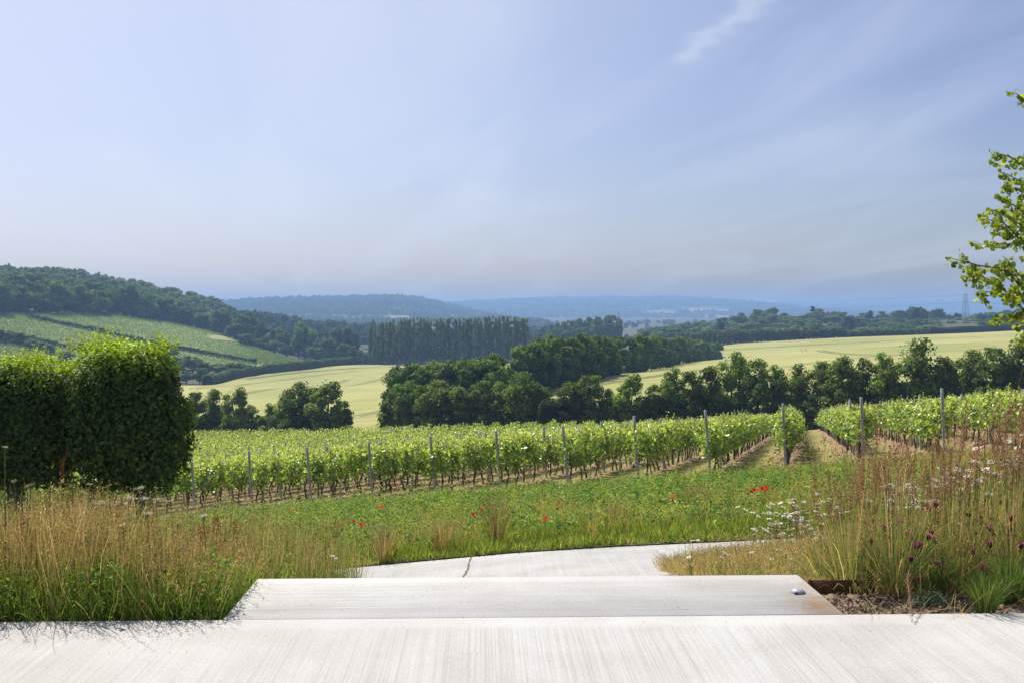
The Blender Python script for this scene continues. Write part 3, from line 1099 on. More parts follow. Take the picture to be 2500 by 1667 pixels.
n_y = 0
YP = []
for row in range(2):
    px = 1655
    while px < 2064:
        Y = field_far_Y(px) + 6 + row * 10
        x = (px - 1250) / F * Y; g = g1z(x, Y)
        tp = np.interp(px, [1650, 1800, 2060], [815, 809, 802]) - row * 3 + rb.uniform(-3, 2)
        n_y += 1
        place_tree('young_poplar', pop, n_y, (x, Y, g), 1.15, (zt(tp, Y) - g) / 26.0, rb.uniform(0, 6.28),
                   'young narrow tree, %s from the left in the %s row of the field-edge plantation' % (nth(sum(1 for _q in YP if _q == row) + 1), nth(row + 1)), 'tree', 'young trees in the plantation at the field edge')
        YP.append(row)
        px += rb.uniform(9, 13)
for i in range(30):
    px = 2064 + i * 7.2
    Y = field_far_Y(px) + 4 + rb.uniform(0, 5)
    x = (px - 1250) / F * Y; g = g1z(x, Y)
    tp = np.interp(px, [2060, 2110, 2200, 2260], [818, 806, 801, 806]) + rb.uniform(-2, 3)
    place_tree('field_edge_shrub', shrub, i, (x, Y, g), 1.1, max(1.0, (zt(tp, Y) - g) / 3.6), rb.uniform(0, 6.28),
               'mid green shrub at the far edge of the barley, %s from the left' % nth(i + 1), 'shrub', 'shrubs at the far edge of the barley')


# ------------------------------------------------------------------ hedges as single clipped bodies
def hedge(name, pts, w, h, card, ncard_m, col, label, seed, wob=.25, cat='hedge', mat=None):
    """pts: list of (X, Y); closed leafy body following the ground"""
    r = np.random.default_rng(seed)
    pts = np.array(pts, float)
    L = np.concatenate([[0], np.cumsum(np.hypot(*np.diff(pts, axis=0).T))])
    n = max(8, int(L[-1] / (h * .8)))
    s = np.linspace(0, L[-1], n)
    cx = np.interp(s, L, pts[:, 0]); cy = np.interp(s, L, pts[:, 1])
    dx = np.gradient(cx); dy = np.gradient(cy)
    l_ = np.hypot(dx, dy); nx, ny = -dy / l_, dx / l_
    g = gz(cx, cy)
    ox, oy, oz = cx[0], cy[0], g[0]
    A = Acc()
    prof_ = [(-.42, 0), (-.46, .45), (-.36, .86), (0, .95), (.36, .86), (.46, .45), (.42, 0)]
    m = len(prof_)
    V = []
    for i in range(n):
        k_ = 1 + r.uniform(-wob, wob) * .6
        for (a_, b_) in prof_:
            V.append((cx[i] + nx[i] * a_ * w * k_ - ox, cy[i] + ny[i] * a_ * w * k_ - oy, g[i] + b_ * h * k_ - (.3 if b_ == 0 else 0) - oz))
    Q = [(i * m + j, i * m + j + 1, (i + 1) * m + j + 1, (i + 1) * m + j) for i in range(n - 1) for j in range(m - 1)]
    A.add(V, Q, np.asarray(col) * .85)
    N = int(L[-1] * ncard_m)
    t_ = r.uniform(0, n - 1.001, N); i0 = t_.astype(int); f_ = t_ - i0
    a_ = r.uniform(0, math.pi, N)
    ca, sa_ = np.cos(a_), np.sin(a_)
    kk_ = np.interp(t_, np.arange(n), 1 + r.uniform(-wob, wob, n))
    off = ca * w * .5 * kk_
    zz_ = (np.abs(sa_) ** .55) * h * kk_ * r.uniform(.25, 1.0, N) ** .4
    X = cx[i0] * (1 - f_) + cx[i0 + 1] * f_ + nx[i0] * off
    Y = cy[i0] * (1 - f_) + cy[i0 + 1] * f_ + ny[i0] * off
    G = g[i0] * (1 - f_) + g[i0 + 1] * f_
    pos = np.stack([X - ox, Y - oy, G + zz_ - oz], 1)
    nr = np.stack([nx[i0] * ca, ny[i0] * ca, sa_], 1) + r.normal(0, .5, (N, 3))
    V, Q = cards(pos, nr, card * r.uniform(.6, 1.4, N), r, .75, .2)
    A.add(V, Q, np.repeat(vary(r, N, col, .15, .06), 4, 0))
    t = empty(name, (ox, oy, oz))
    tag(t, label, cat)
    obj('foliage', A.mesh('foliage', mat or M_far), t)
    return t


def pxl(lst, lo=250, hi=640):
    out = []
    for px, py in lst:
        Ys = np.linspace(lo, hi, 800)
        d_ = (H - (py - HZ) / F * Ys) - gz((px - 1250) / F * Ys, Ys)
        s_ = np.nonzero((d_[:-1] > 0) & (d_[1:] <= 0))[0]
        k_ = s_[0] if len(s_) else int(np.argmin(np.abs(d_)))
        out.append(((px - 1250) / F * Ys[k_], float(Ys[k_])))
    return out


hedge('field_hedge', pxl([(505, 940), (560, 926), (640, 913), (740, 903), (820, 894), (878, 889)]), 4.0, 4.2, .55, 70, (.10, .15, .032),
      'long clipped green hedge along the far left edge of the barley field', 31)
hedge('hillside_hedge', pxl([(72, 781), (160, 799), (268, 821), (340, 838), (436, 857), (520, 872), (624, 891)]), 2.6, 2.7, .55, 60, (.035, .06, .022),
      'upper dark hedge running slantwise down the left hillside field', 32)
hedge('hillside_hedge', pxl([(72, 832), (110, 842), (168, 854), (215, 866)]), 2.6, 2.4, .55, 60, (.035, .06, .022),
      'short dark hedge below the upper one on the left hillside field', 33)
hedge('field_hedge', [((px - 1250) / F * Y, Y) for px, Y in ((2255, 508), (2330, 503), (2420, 496), (2500, 490), (2700, 480))], 4.5, 3.6, .6, 60, (.035, .06, .022),
      'low dark hedge along the far right edge of the barley field', 34)
# thicket between the hornbeam and the hillside
thick = [(405, 868, 22, 430), (440, 872, 20, 425), (470, 868, 24, 420), (500, 884, 22, 420), (530, 888, 24, 425), (560, 892, 22, 430), (590, 898, 18, 435),
         (425, 900, 22, 385), (455, 905, 22, 380), (488, 897, 18, 380), (420, 855, 18, 450), (15, 805, 26, 420), (50, 812, 24, 418), (85, 828, 22, 415),
         (120, 845, 20, 410), (-20, 806, 28, 420), (160, 858, 24, 400), (380, 850, 22, 440)]
for i, (px, tp, hw, Y) in enumerate(thick):
    x = (px - 1250) / F * Y; g = g1z(x, Y)
    place_tree('thicket_tree', broad, i, (x, Y, g), hw / F * Y / 4.6, max(.3, (zt(tp, Y) - g) / 15.0), rb.uniform(0, 6.28),
               'low round tree in the thicket below the hillside field, %s from the left' % nth(1 + sorted(m_[0] for m_ in thick).index(px)),
               'tree', 'trees of the thicket below the hillside field')

# ------------------------------------------------------------------ field sheets
def barley_mat():
    m, n, l, out = new_mat('barley')
    tcn = n.new('ShaderNodeTexCoord')
    def NZ(sc, st=(1, 1, 1), det=5, rot=0.):
        mpn = n.new('ShaderNodeMapping'); mpn.inputs['Scale'].default_value = st; mpn.inputs['Rotation'].default_value = (0, 0, rot)
        l.new(tcn.outputs['Object'], mpn.inputs[0])
        z = n.new('ShaderNodeTexNoise'); z.inputs['Scale'].default_value = sc; z.inputs['Detail'].default_value = det
        l.new(mpn.outputs[0], z.inputs['Vector']); return z.outputs['Fac']
    cr = n.new('ShaderNodeValToRGB')
    cr.color_ramp.elements[0].position = .32; cr.color_ramp.elements[0].color = (.285, .295, .098, 1)
    cr.color_ramp.elements[1].position = .68; cr.color_ramp.elements[1].color = (.395, .375, .14, 1)
    big = NZ(.02, (1, .6, 1), 6)
    l.new(big, cr.inputs[0])
    fine = NZ(.6, (.10, 1, 1), 7, .35)
    k = n.new('ShaderNodeMapRange'); k.inputs['From Min'].default_value = .3; k.inputs['From Max'].default_value = .7
    k.inputs['To Min'].default_value = .78; k.inputs['To Max'].default_value = 1.16
    l.new(fine, k.inputs['Value'])
    sc = n.new('ShaderNodeVectorMath'); sc.operation = 'SCALE'
    l.new(cr.outputs[0], sc.inputs[0]); l.new(k.outputs[0], sc.inputs['Scale'])
    pb = n.new('ShaderNodeBsdfPrincipled'); pb.inputs['Roughness'].default_value = .9; pb.inputs['Specular IOR Level'].default_value = .1
    l.new(sc.outputs[0], pb.inputs['Base Color'])
    bp = n.new('ShaderNodeBump'); bp.inputs['Strength'].default_value = .5; bp.inputs['Distance'].default_value = .3
    l.new(fine, bp.inputs['Height']); l.new(bp.outputs[0], pb.inputs['Normal'])
    l.new(pb.outputs[0], out.inputs[0])
    return m


M_barley = barley_mat()
cols = np.linspace(395, 2900, 190)
rows = np.linspace(0, 1, 150) ** 1.2
t_ = (cols - 1250) / F
Yn = 132.0 / (1 + .293 * t_)
Yn = np.where(cols < 460, np.interp(cols, [395, 460], [240, 200]), Yn)
Yf = field_far_Y(cols)
BY = Yn[None] * (1 - rows[:, None]) + Yf[None] * rows[:, None]
BXX = t_[None] * BY
BZ = gz(BXX, BY) + .55 * np.minimum(1, rows[:, None] * 20) + .05
tag(obj('barley_field', grid_mesh('barley_field', BXX, BY, BZ, M_barley)), 'broad pale green-gold barley field filling the valley', 'field', kind='structure')

# wheel tracks pressed through the barley
M_track = noise_mat('track_green', (.09, .11, .04), (.15, .16, .06), 2, .95, 0)
def track(lst, w=.45, gap=1.8, seed=0, lift=.72):
    p = [((px - 1250) / F * Y, Y) for px, Y in lst]
    p = np.array(p)
    L = np.concatenate([[0], np.cumsum(np.hypot(*np.diff(p, axis=0).T))])
    s = np.linspace(0, L[-1], max(20, int(L[-1] / 4)))
    x = np.interp(s, L, p[:, 0]); y = np.interp(s, L, p[:, 1])
    for _ in range(6):
        x[1:-1] = (x[:-2] + x[2:]) / 2; y[1:-1] = (y[:-2] + y[2:]) / 2
    dx = np.gradient(x); dy = np.gradient(y); l_ = np.hypot(dx, dy); nx, ny = -dy / l_, dx / l_
    A = Acc()
    for off in (-gap / 2, gap / 2):
        a_ = np.stack([x + nx * (off - w / 2), y + ny * (off - w / 2)], 1)
        b_ = np.stack([x + nx * (off + w / 2), y + ny * (off + w / 2)], 1)
        za = gz(a_[:, 0], a_[:, 1]) + lift; zb = gz(b_[:, 0], b_[:, 1]) + lift
        V = np.empty((len(x) * 2, 3)); V[0::2, :2] = a_; V[0::2, 2] = za; V[1::2, :2] = b_; V[1::2, 2] = zb
        i_ = np.arange(len(x) - 1) * 2
        A.add(V, np.stack([i_, i_ + 1, i_ + 3, i_ + 2], 1))
    return A
A = Acc()
def inv_Y(px, py, lo=135, hi=530, lift=.6):
    """depth at which the barley surface is seen through photo pixel (px, py)"""
    Ys = np.linspace(lo, hi, 500)
    X = (px - 1250) / F * Ys
    pyy = HZ + (H - gz(X, Ys) - lift) * F / Ys
    d_ = np.abs(pyy - py)
    k_ = np.argmin(d_)
    return float(Ys[k_])
for lst, w in (([(868, 1016), (895, 1012), (930, 1004), (990, 990)], .4), ([(1745, 855), (1820, 852), (1900, 847), (1990, 841), (2080, 838), (2180, 832), (2280, 826), (2400, 822)], .9),
            ([(830, 900), (900, 897), (1000, 893), (1100, 889)], .6), ([(600, 925), (700, 912), (800, 903), (880, 898)], .6),
            ([(1420, 945), (1500, 935), (1600, 920), (1700, 905), (1760, 893)], .5),
            ([(830, 943), (900, 932), (960, 918), (1010, 905)], .35), ([(1960, 853), (2010, 859), (2080, 866), (2200, 868)], .4), ([(470, 950), (600, 936), (760, 917), (870, 906)], .35), ([(560, 968), (700, 946), (850, 926)], .35),
            ([(1830, 906), (2000, 882), (2200, 863), (2450, 850)], .35), ([(1760, 882), (1950, 863), (2150, 850), (2400, 838)], .35), ([(1900, 835), (2100, 829), (2300, 823)], .5)):
    B = track([(px, inv_Y(px, py)) for px, py in lst], w=w)
    for V, C in zip(B.V, B.C): pass
    n0 = A.n
    for V in B.V:
        A.V.append(V); A.C.append(np.ones_like(V))
    for Q in B.Q: A.Q.append(Q + n0)
    A.n += B.n
tag(obj('wheel_tracks', A.mesh('wheel_tracks', M_track)), kind='structure')

# hillside vineyard sheet at the left
def hillvine_mat():
    m, n, l, out = new_mat('hillside_vines')
    tcn = n.new('ShaderNodeTexCoord')
    mpn = n.new('ShaderNodeMapping'); mpn.inputs['Rotation'].default_value = (0, 0, math.radians(28))
    l.new(tcn.outputs['Object'], mpn.inputs[0])
    wv = n.new('ShaderNodeTexWave'); wv.inputs['Scale'].default_value = .2; wv.inputs['Distortion'].default_value = 1.2
    wv.inputs['Detail'].default_value = 3
    l.new(mpn.outputs[0], wv.inputs['Vector'])
    nz = n.new('ShaderNodeTexNoise'); nz.inputs['Scale'].default_value = .35; nz.inputs['Detail'].default_value = 6
    l.new(tcn.outputs['Object'], nz.inputs['Vector'])
    nb = n.new('ShaderNodeTexNoise'); nb.inputs['Scale'].default_value = .015; nb.inputs['Detail'].default_value = 3
    l.new(tcn.outputs['Object'], nb.inputs['Vector'])
    ad = n.new('ShaderNodeMath'); ad.operation = 'MULTIPLY_ADD'; ad.inputs[1].default_value = .35
    l.new(wv.outputs['Fac'], ad.inputs[0])
    m2 = n.new('ShaderNodeMath'); m2.operation = 'MULTIPLY'; m2.inputs[1].default_value = .75
    l.new(nz.outputs['Fac'], m2.inputs[0]); l.new(m2.outputs[0], ad.inputs[2])
    cr = n.new('ShaderNodeValToRGB')
    cr.color_ramp.elements[0].position = .38; cr.color_ramp.elements[0].color = (.19, .24, .075, 1)
    cr.color_ramp.elements[1].position = .68; cr.color_ramp.elements[1].color = (.29, .34, .13, 1)
    l.new(ad.outputs[0], cr.inputs[0])
    br = n.new('ShaderNodeMapRange'); br.inputs['From Min'].default_value = .56; br.inputs['From Max'].default_value = .7; br.inputs['To Max'].default_value = .6
    l.new(nb.outputs['Fac'], br.inputs['Value'])
    mx = n.new('ShaderNodeMixRGB'); mx.inputs[2].default_value = (.22, .19, .10, 1)
    l.new(br.outputs[0], mx.inputs[0]); l.new(cr.outputs[0], mx.inputs[1])
    pb = n.new('ShaderNodeBsdfPrincipled'); pb.inputs['Roughness'].default_value = .95; pb.inputs['Specular IOR Level'].default_value = .1
    l.new(mx.outputs[0], pb.inputs['Base Color'])
    l.new(pb.outputs[0], out.inputs[0])
    return m


cols = np.linspace(-420, 760, 100)
rows = np.linspace(0, 1, 60)
t_ = (cols - 1250) / F
Yn = np.interp(cols, [-420, 0, 168, 300, 436, 560, 624, 760], [380, 385, 400, 420, 420, 445, 458, 500])
Yf = np.interp(cols, [-420, 0, 75, 268, 440, 520, 560, 620, 700, 760], [480, 497, 520, 575, 618, 618, 590, 560, 530, 512])
BY = Yn[None] * (1 - rows[:, None]) + Yf[None] * rows[:, None]
BXX = t_[None] * BY
tag(obj('hillside_vineyard', grid_mesh('hillside_vineyard', BXX, BY, gz(BXX, BY) + .7, hillvine_mat())), kind='structure')
# real low vine rows standing on that field, as one leafy stuff
r_ = np.random.default_rng(77)
A = Acc()
N = 52000
pp = r_.uniform(-60, 740, N); vv = r_.uniform(0.02, .98, N)
Yv = np.interp(pp, cols, Yn) * (1 - vv) + np.interp(pp, cols, Yf) * vv
Xv = (pp - 1250) / F * Yv
# snap to rows 2.4 m apart running across the slope
ang = math.radians(-28); ca, sa_ = math.cos(ang), math.sin(ang)
uu = Xv * ca + Yv * sa_; ww = -Xv * sa_ + Yv * ca
ww = np.round(ww / 3.0) * 3.0 + r_.normal(0, .25, N)
Xv = uu * ca - ww * sa_; Yv = uu * sa_ + ww * ca
c = P(553, 836, 575)
keep = ((Xv - c.x) / 7.5) ** 2 + ((Yv - c.y) / 30) ** 2 > 1
Xv, Yv = Xv[keep], Yv[keep]; N = len(Xv)
pos = np.stack([Xv, Yv, gz(Xv, Yv) + .7 + r_.uniform(.1, 1.3, N)], 1)
V, Q = cards(pos, r_.normal(0, 1, (N, 3)) + np.array((0, 0, .5)), .62, r_)
A.add(V, Q, np.repeat(vary(r_, N, (.24, .31, .10), .12, .06), 4, 0))
tag(obj('hillside_vine_rows', A.mesh('hillside_vine_rows', M_far)), 'fine rows of far-off vines on the left hillside', 'vines', kind='stuff')
# bare dry strip at the edge of the wood, left without vines
rr0 = np.linspace(0, 1, 8); aa0 = np.linspace(0, 2 * math.pi, 40)
PXX = c.x + 6.8 * rr0[:, None] * np.cos(aa0)[None] * (1 + .15 * np.sin(3 * aa0))[None]
PYY = c.y + 28 * rr0[:, None] * np.sin(aa0)[None]
M_dry = noise_mat('dry_grass', (.22, .24, .08), (.32, .31, .12), .3, .95, 0)
tag(obj('dry_strip', grid_mesh('dry_strip', PXX, PYY, gz(PXX, PYY) + 1.0, M_dry)), kind='structure')

# ------------------------------------------------------------------ far hills
def pnpoly(poly, x, y):
    inside = np.zeros(x.shape, bool)
    n = len(poly); j = n - 1
    for i in range(n):
        xi, yi = poly[i]; xj, yj = poly[j]
        c_ = ((yi > y) != (yj > y)) & (x < (xj - xi) * (y - yi) / (yj - yi + 1e-9) + xi)
        inside ^= c_; j = i
    return inside


M_hill = foliage_mat('hill_ground', 0.0, .95, .05, (1, 1, 1), 0)


def far_hill(name, prof, Y0, Df, Db, patches, seed, crown_r, crown_h, label, step, treecol=(.085, .13, .035), fieldcol=(.33, .245, .135)):
    r = np.random.default_rng(seed)
    pr = np.array(prof, float)
    xs = np.linspace((pr[0, 0] - 1250) / F * Y0, (pr[-1, 0] - 1250) / F * Y0, 260)
    pxs = xs / Y0 * F + 1250
    ztop = H - (np.interp(pxs, pr[:, 0], pr[:, 1]) - HZ) / F * Y0 - crown_h * .8
    base = -29.5

    def zf(x, v, Yv):
        zt_ = np.interp(x, xs, ztop)
        prof_ = np.where(v < 0, (np.cos(np.clip(v, -1, 0) * math.pi) + 1) / 2, 1 - .55 * np.clip(v, 0, 1) ** 2)
        rs = np.random.default_rng(seed + 1)
        nz = smooth_noise(rs, x, Yv, 420, 3)
        return base + (zt_ - base) * np.clip(prof_ + nz * .05 * np.sin(np.clip(prof_, 0, 1) * math.pi), 0, 1.05)
    v = np.concatenate([np.linspace(-1, 0, 60), np.linspace(.08, 1, 10)])
    XX = np.repeat(xs[None], len(v), 0)
    YY = Y0 + np.where(v[:, None] < 0, v[:, None] * Df, v[:, None] * Db) + XX * 0
    ZZ = zf(XX, v[:, None] + XX * 0, YY)
    ppx = XX / YY * F + 1250; ppy = HZ + (H - ZZ) / YY * F
    colr = np.tile(np.array((.07, .10, .035)), (XX.size, 1))
    msk = np.zeros(XX.shape, bool)
    for po in patches: msk |= pnpoly(po, ppx, ppy)
    colr[msk.ravel()] = fieldcol
    tag(obj(name, grid_mesh(name, XX, YY, ZZ - .5, M_hill, True, colr)), kind='structure')
    sp = []
    area = (xs[-1] - xs[0]) * Df
    N = int(area / (step * step))
    X = r.uniform(xs[0], xs[-1], N); vv = -r.uniform(0, 1, N)
    Y = Y0 + vv * Df
    Z = zf(X, vv, Y)
    qx = X / Y * F + 1250; qy = HZ + (H - Z) / Y * F
    inp = np.zeros(N, bool)
    for po in patches: inp |= pnpoly(po, qx, qy)
    # open ground here and there low on the slope
    opn = smooth_noise(np.random.default_rng(seed + 7), X * .5, Y, 300, 3)
    inp |= (vv < -.55) & (opn > .25)
    X, Y, Z = X[~inp], Y[~inp], Z[~inp]
    ss = r.uniform(.7, 1.45, len(X))
    sp = list(zip(X, Y, Z - 1.5, ss, ss * r.uniform(.7, 1.05, len(X))))
    # crest line, a little uneven
    Xc = np.arange(xs[0], xs[-1], crown_r * 1.1)
    Zc = np.interp(Xc, xs, ztop)
    for x_, z_ in zip(Xc, Zc):
        s_ = r.uniform(.7, 1.2); sp.append((x_, Y0 - 4, z_ - 1.5, s_, s_ * r.uniform(.8, 1.1)))
    me = merge_trees(name + '_wood', sp, 26, crown_r * .55, treecol, rad=crown_r, hgt=crown_h, seed=seed, cl=3, nvar=8)
    tag(obj(name + '_wood', me), label, 'wood', kind='stuff')


far_hill('near_blue_hill', [(470, 758), (520, 746), (560, 740), (600, 733), (700, 727), (780, 725), (840, 724), (900, 722), (970, 721), (1010, 723), (1040, 729), (1100, 741),
                            (1160, 757), (1230, 770), (1300, 782)], 3400, 1500, 500,
         [[(850, 789), (900, 777), (950, 771), (1005, 771), (1020, 777), (960, 778), (900, 784), (862, 792)], [(1100, 768), (1125, 772), (1130, 780), (1105, 776)]],
         41, 8.5, 13, 'hazy blue woodland covering the broad hill left of centre', 18)
far_hill('long_ridge', [(1040, 748), (1090, 740), (1150, 735), (1300, 728), (1400, 726), (1520, 725), (1640, 724), (1700, 728), (1760, 732), (1820, 739), (1880, 748), (1960, 758)], 6200, 2400, 700,
         [[(1540, 768), (1570, 760), (1620, 757), (1660, 762), (1665, 770), (1600, 772)], [(1650, 751), (1735, 753), (1790, 756), (1780, 762), (1700, 764), (1665, 762)],
          [(1700, 768), (1790, 772), (1830, 776), (1760, 777), (1700, 774)]],
         42, 13, 17, 'pale blue woodland along the long ridge right of centre', 30)
far_hill('far_ridge', [(1780, 752), (1840, 744), (1900, 741), (2000, 742), (2090, 741), (2150, 736), (2250, 735), (2330, 737), (2400, 735), (2450, 733), (2560, 738), (2750, 744), (3000, 750)],
         8000, 2400, 700, [], 43, 17, 20, 'faint blue woodland along the farthest ridge at the right', 46)
far_hill('left_ridge', [(-600, 735), (-200, 738), (200, 745), (400, 752), (520, 757), (600, 764)], 4800, 900, 700, [], 44, 13, 16, 'hazy blue woodland behind the left hill', 34)
# hedgerow trees scattered over the valley floor
r_ = np.random.default_rng(55)
sp = []
for _ in range(2300):
    Y = r_.uniform(630, 2300) if _ % 2 else r_.uniform(630, 1200); px = r_.uniform(560, 2700) if _ % 2 else r_.uniform(560, 1320)
    x = (px - 1250) / F * Y
    o = math.sin(x * .013 + 1.3) * math.sin(Y * .011) + .5 * math.sin(x * .03 + Y * .017)
    if o < .15 and r_.random() < (.8 if _ % 2 else .3): continue
    s_ = r_.uniform(.7, 1.4)
    sp.append((x, Y, g1z(x, Y) - 1, s_, s_ * r_.uniform(.7, 1.1)))
tag(obj('valley_trees', merge_trees('valley_trees', sp, 40, 3.2, (.05, .085, .03), rad=6, hgt=9.5, seed=56, cl=4, nvar=8)),
    'hazy trees and hedgerows scattered over the valley floor before the blue hills', 'trees', kind='stuff')

# ------------------------------------------------------------------ church tower, white house, roof among trees, pylon, telephone poles
Yc = 900.0
cx = (1509 - 1250) / F * Yc
gc = -30.0
ztw = zt(783, Yc)
t = empty('church_tower', (cx, Yc, gc), math.radians(12))
tag(t, 'grey stone church tower with battlements at the right end of the poplar grove', 'church tower')
w = 2.6
hT = ztw - gc
A = Acc()
V, Q = box(-w, w, -w, w, 0, hT); A.add(V, Q)
V, Q = box(-w - .15, w + .15, -w - .15, w + .15, hT * .62, hT * .62 + .35); A.add(V, Q)
for sx_ in (-1, 1):
    for sy_ in (-1, 1):
        V, Q = box(sx_ * w - .45, sx_ * w + .45, sy_ * w - .45, sy_ * w + .45, 0, hT * .8); A.add(V, Q)
obj('wall', A.mesh('wall', M_stone), t)
A = Acc()
V, Q = box(-w - .2, w + .2, -w - .2, w + .2, hT, hT + .5); A.add(V, Q)
for k in range(4):
    q = -w + .1 + k * (2 * w - .2 - .8) / 3
    for s_ in (-1, 1):
        V, Q = box(q, q + .8, s_ * w - .2, s_ * w + .2, hT + .5, hT + 1.4); A.add(V, Q)
        V, Q = box(s_ * w - .203, s_ * w + .203, q, q + .8, hT + .5, hT + 1.403); A.add(V, Q)
obj('battlement', A.mesh('battlement', M_stone), t)
A = Acc()
V, Q = box(-1.1, 1.1, -1.1, 1.1, hT + .5, hT + 3.4); A.add(V, Q)
tur = obj('stair_turret', A.mesh('stair_turret', M_stone), t)
V, Q = tube([(0, 0, hT + 3.4), (0, 0, hT + 8.2)], [.14, .08], 5)
obj('flag_mast', mesh('flag_mast', V, Q, M_lead), t)
V, Q = box(-.03, 1.1, -.05, .05, hT + 6.9, hT + 7.5)
obj('weather_vane', mesh('weather_vane', V, Q, M_lead), t)
for sgn, ax in ((-1, 0), (1, 0), (-1, 1)):
    V, Q = box(-.55, .55, -w - .03, -w + .3, hT - 4.6, hT - 2.2)
    if ax: V = V[:, [1, 0, 2]]
    obj('belfry_window', mesh('belfry_window', V if sgn < 0 else V * np.array((1, -1, 1)), Q, M_lead), t)

Yh = 700.0
hx = (1617 - 1250) / F * Yh
t = empty('white_house', (hx, Yh, -24))
tag(t, 'small white gabled house peeping through trees right of the church tower', 'house')
zr = zt(806, Yh) + 24
A = Acc()
V = np.array([(-2.2, -4, 0), (2.2, -4, 0), (2.2, 4, 0), (-2.2, 4, 0), (-2.2, -4, zr - 3.2), (2.2, -4, zr - 3.2), (2.2, 4, zr - 3.2), (-2.2, 4, zr - 3.2), (0, -4, zr), (0, 4, zr)], float)
A.add(V, np.array([(0, 1, 5, 4), (1, 2, 6, 5), (2, 3, 7, 6), (3, 0, 4, 7)])); A.add(V, np.array([(4, 5, 8), (6, 7, 9)]))
obj('wall', A.mesh('wall', M_white), t)
V = np.array([(-2.6, -4.3, zr - 3.7), (0, -4.3, zr + .1), (2.6, -4.3, zr - 3.7), (-2.6, 4.3, zr - 3.7), (0, 4.3, zr + .1), (2.6, 4.3, zr - 3.7)], float)
V2 = V + np.array((0, 0, .3))
obj('roof', mesh('roof', np.concatenate([V, V2]), np.array([(0, 1, 4, 3), (1, 2, 5, 4), (6, 9, 10, 7), (7, 10, 11, 8), (0, 6, 7, 1), (1, 7, 8, 2), (3, 4, 10, 9), (4, 5, 11, 10), (0, 3, 9, 6), (2, 8, 11, 5)]), M_roof), t)
V, Q = box(-.5, .5, -4.03, -3.9, zr - 4.6, zr - 3.4)
obj('window', mesh('window', V, Q, M_lead), t)

Yr = 900.0
hx = (2028 - 1250) / F * Yr
zr = zt(766, Yr)
t = empty('manor_house', (hx, Yr, -18))
tag(t, 'low grey slate roof with two square chimneys just showing over the right wood', 'house')
V, Q = box(-8, 8, -5, 5, 0, zr - 2.0 + 18)
obj('wall', mesh('wall', V, Q, M_stone), t)
b = zr - 2.0 + 18
V = np.array([(-8.5, -5.5, b), (8.5, -5.5, b), (8.5, 5.5, b), (-8.5, 5.5, b), (-6, 0, b + 2.2), (6, 0, b + 2.2)], float)
A = Acc(); A.add(V, np.array([(0, 1, 5, 4), (2, 3, 4, 5), (3, 2, 1, 0)])); A.add(V, np.array([(1, 2, 5), (3, 0, 4)]))
rf = obj('roof', A.mesh('roof', M_roof), t)
for q in (-4.2, 1.2):
    V, Q = box(q, q + 2.2, -.8, .8, b + 1.2, b + 4.2)
    obj('chimney', mesh('chimney', V, Q, M_stone), rf)

# pylon
Yp = 900.0
xp = (2357 - 1250) / F * Yp
gp = zt(815, Yp)
hp = zt(717, Yp) - gp
t = empty('electricity_pylon', (xp, Yp, gp), math.radians(20))
tag(t, 'tall thin lattice electricity pylon rising from the trees at the far right', 'pylon')
def wd(z):
    f_ = z / hp
    return np.interp(f_, [0, .45, .93, 1], [3.3, 2.0, 1.1, .2])
A = Acc()
lv = np.linspace(0, hp * .93, 9)
cor = [(-1, -1), (1, -1), (1, 1), (-1, 1)]
for (a_, b_) in cor:
    V, Q = tube([(a_ * wd(z), b_ * wd(z), z) for z in list(lv)] + [(0, 0, hp)], .16, 4); A.add(V, Q)
for k in range(8):
    z0_, z1_ = lv[k], lv[k + 1]
    for j in range(4):
        a_, b_ = cor[j]; c_, d_ = cor[(j + 1) % 4]
        V, Q = tube([(a_ * wd(z0_), b_ * wd(z0_), z0_), (c_ * wd(z1_), d_ * wd(z1_), z1_)], .09, 3); A.add(V, Q)
        V, Q = tube([(c_ * wd(z0_), d_ * wd(z0_), z0_), (a_ * wd(z1_), b_ * wd(z1_), z1_)], .09, 3); A.add(V, Q)
        V, Q = tube([(a_ * wd(z1_), b_ * wd(z1_), z1_), (c_ * wd(z1_), d_ * wd(z1_), z1_)], .09, 3); A.add(V, Q)
obj('lattice_mast', A.mesh('lattice_mast', M_metaldark), t)
for zf_ in (.97, .78):
    V, Q = tube([(0, -2.6, hp * zf_), (0, 0, hp * zf_ + .5), (0, 2.6, hp * zf_)], .13, 4)
    obj('cross_arm', mesh('cross_arm', V, Q, M_metaldark), t)
# its wires sagging away both sides
for k, (zf_, s_) in enumerate(((.97, 1), (.97, -1), (.78, 1), (.78, -1))):
    A = Acc()
    base = np.array((xp, Yp + s_ * 1.6, gp + hp * zf_))
    for (ex, ey, ez) in ((360, 160, 8), (-420, 280, -6)):
        pts = []
        for q in np.linspace(0, 1, 12):
            pts.append(base + np.array((ex * q, ey * q, ez * q - 22 * q * (1 - q))))
        V, Q = tube(pts, .055, 3); A.add(V, Q)
    tag(obj('power_cable', A.mesh('power_cable', M_metaldark)), 'thin power cable slung from the lattice pylon, %s arm, %s side' % ('upper' if zf_ > .9 else 'lower', 'far' if s_ > 0 else 'near'), 'cable', 'cables on the pylon')

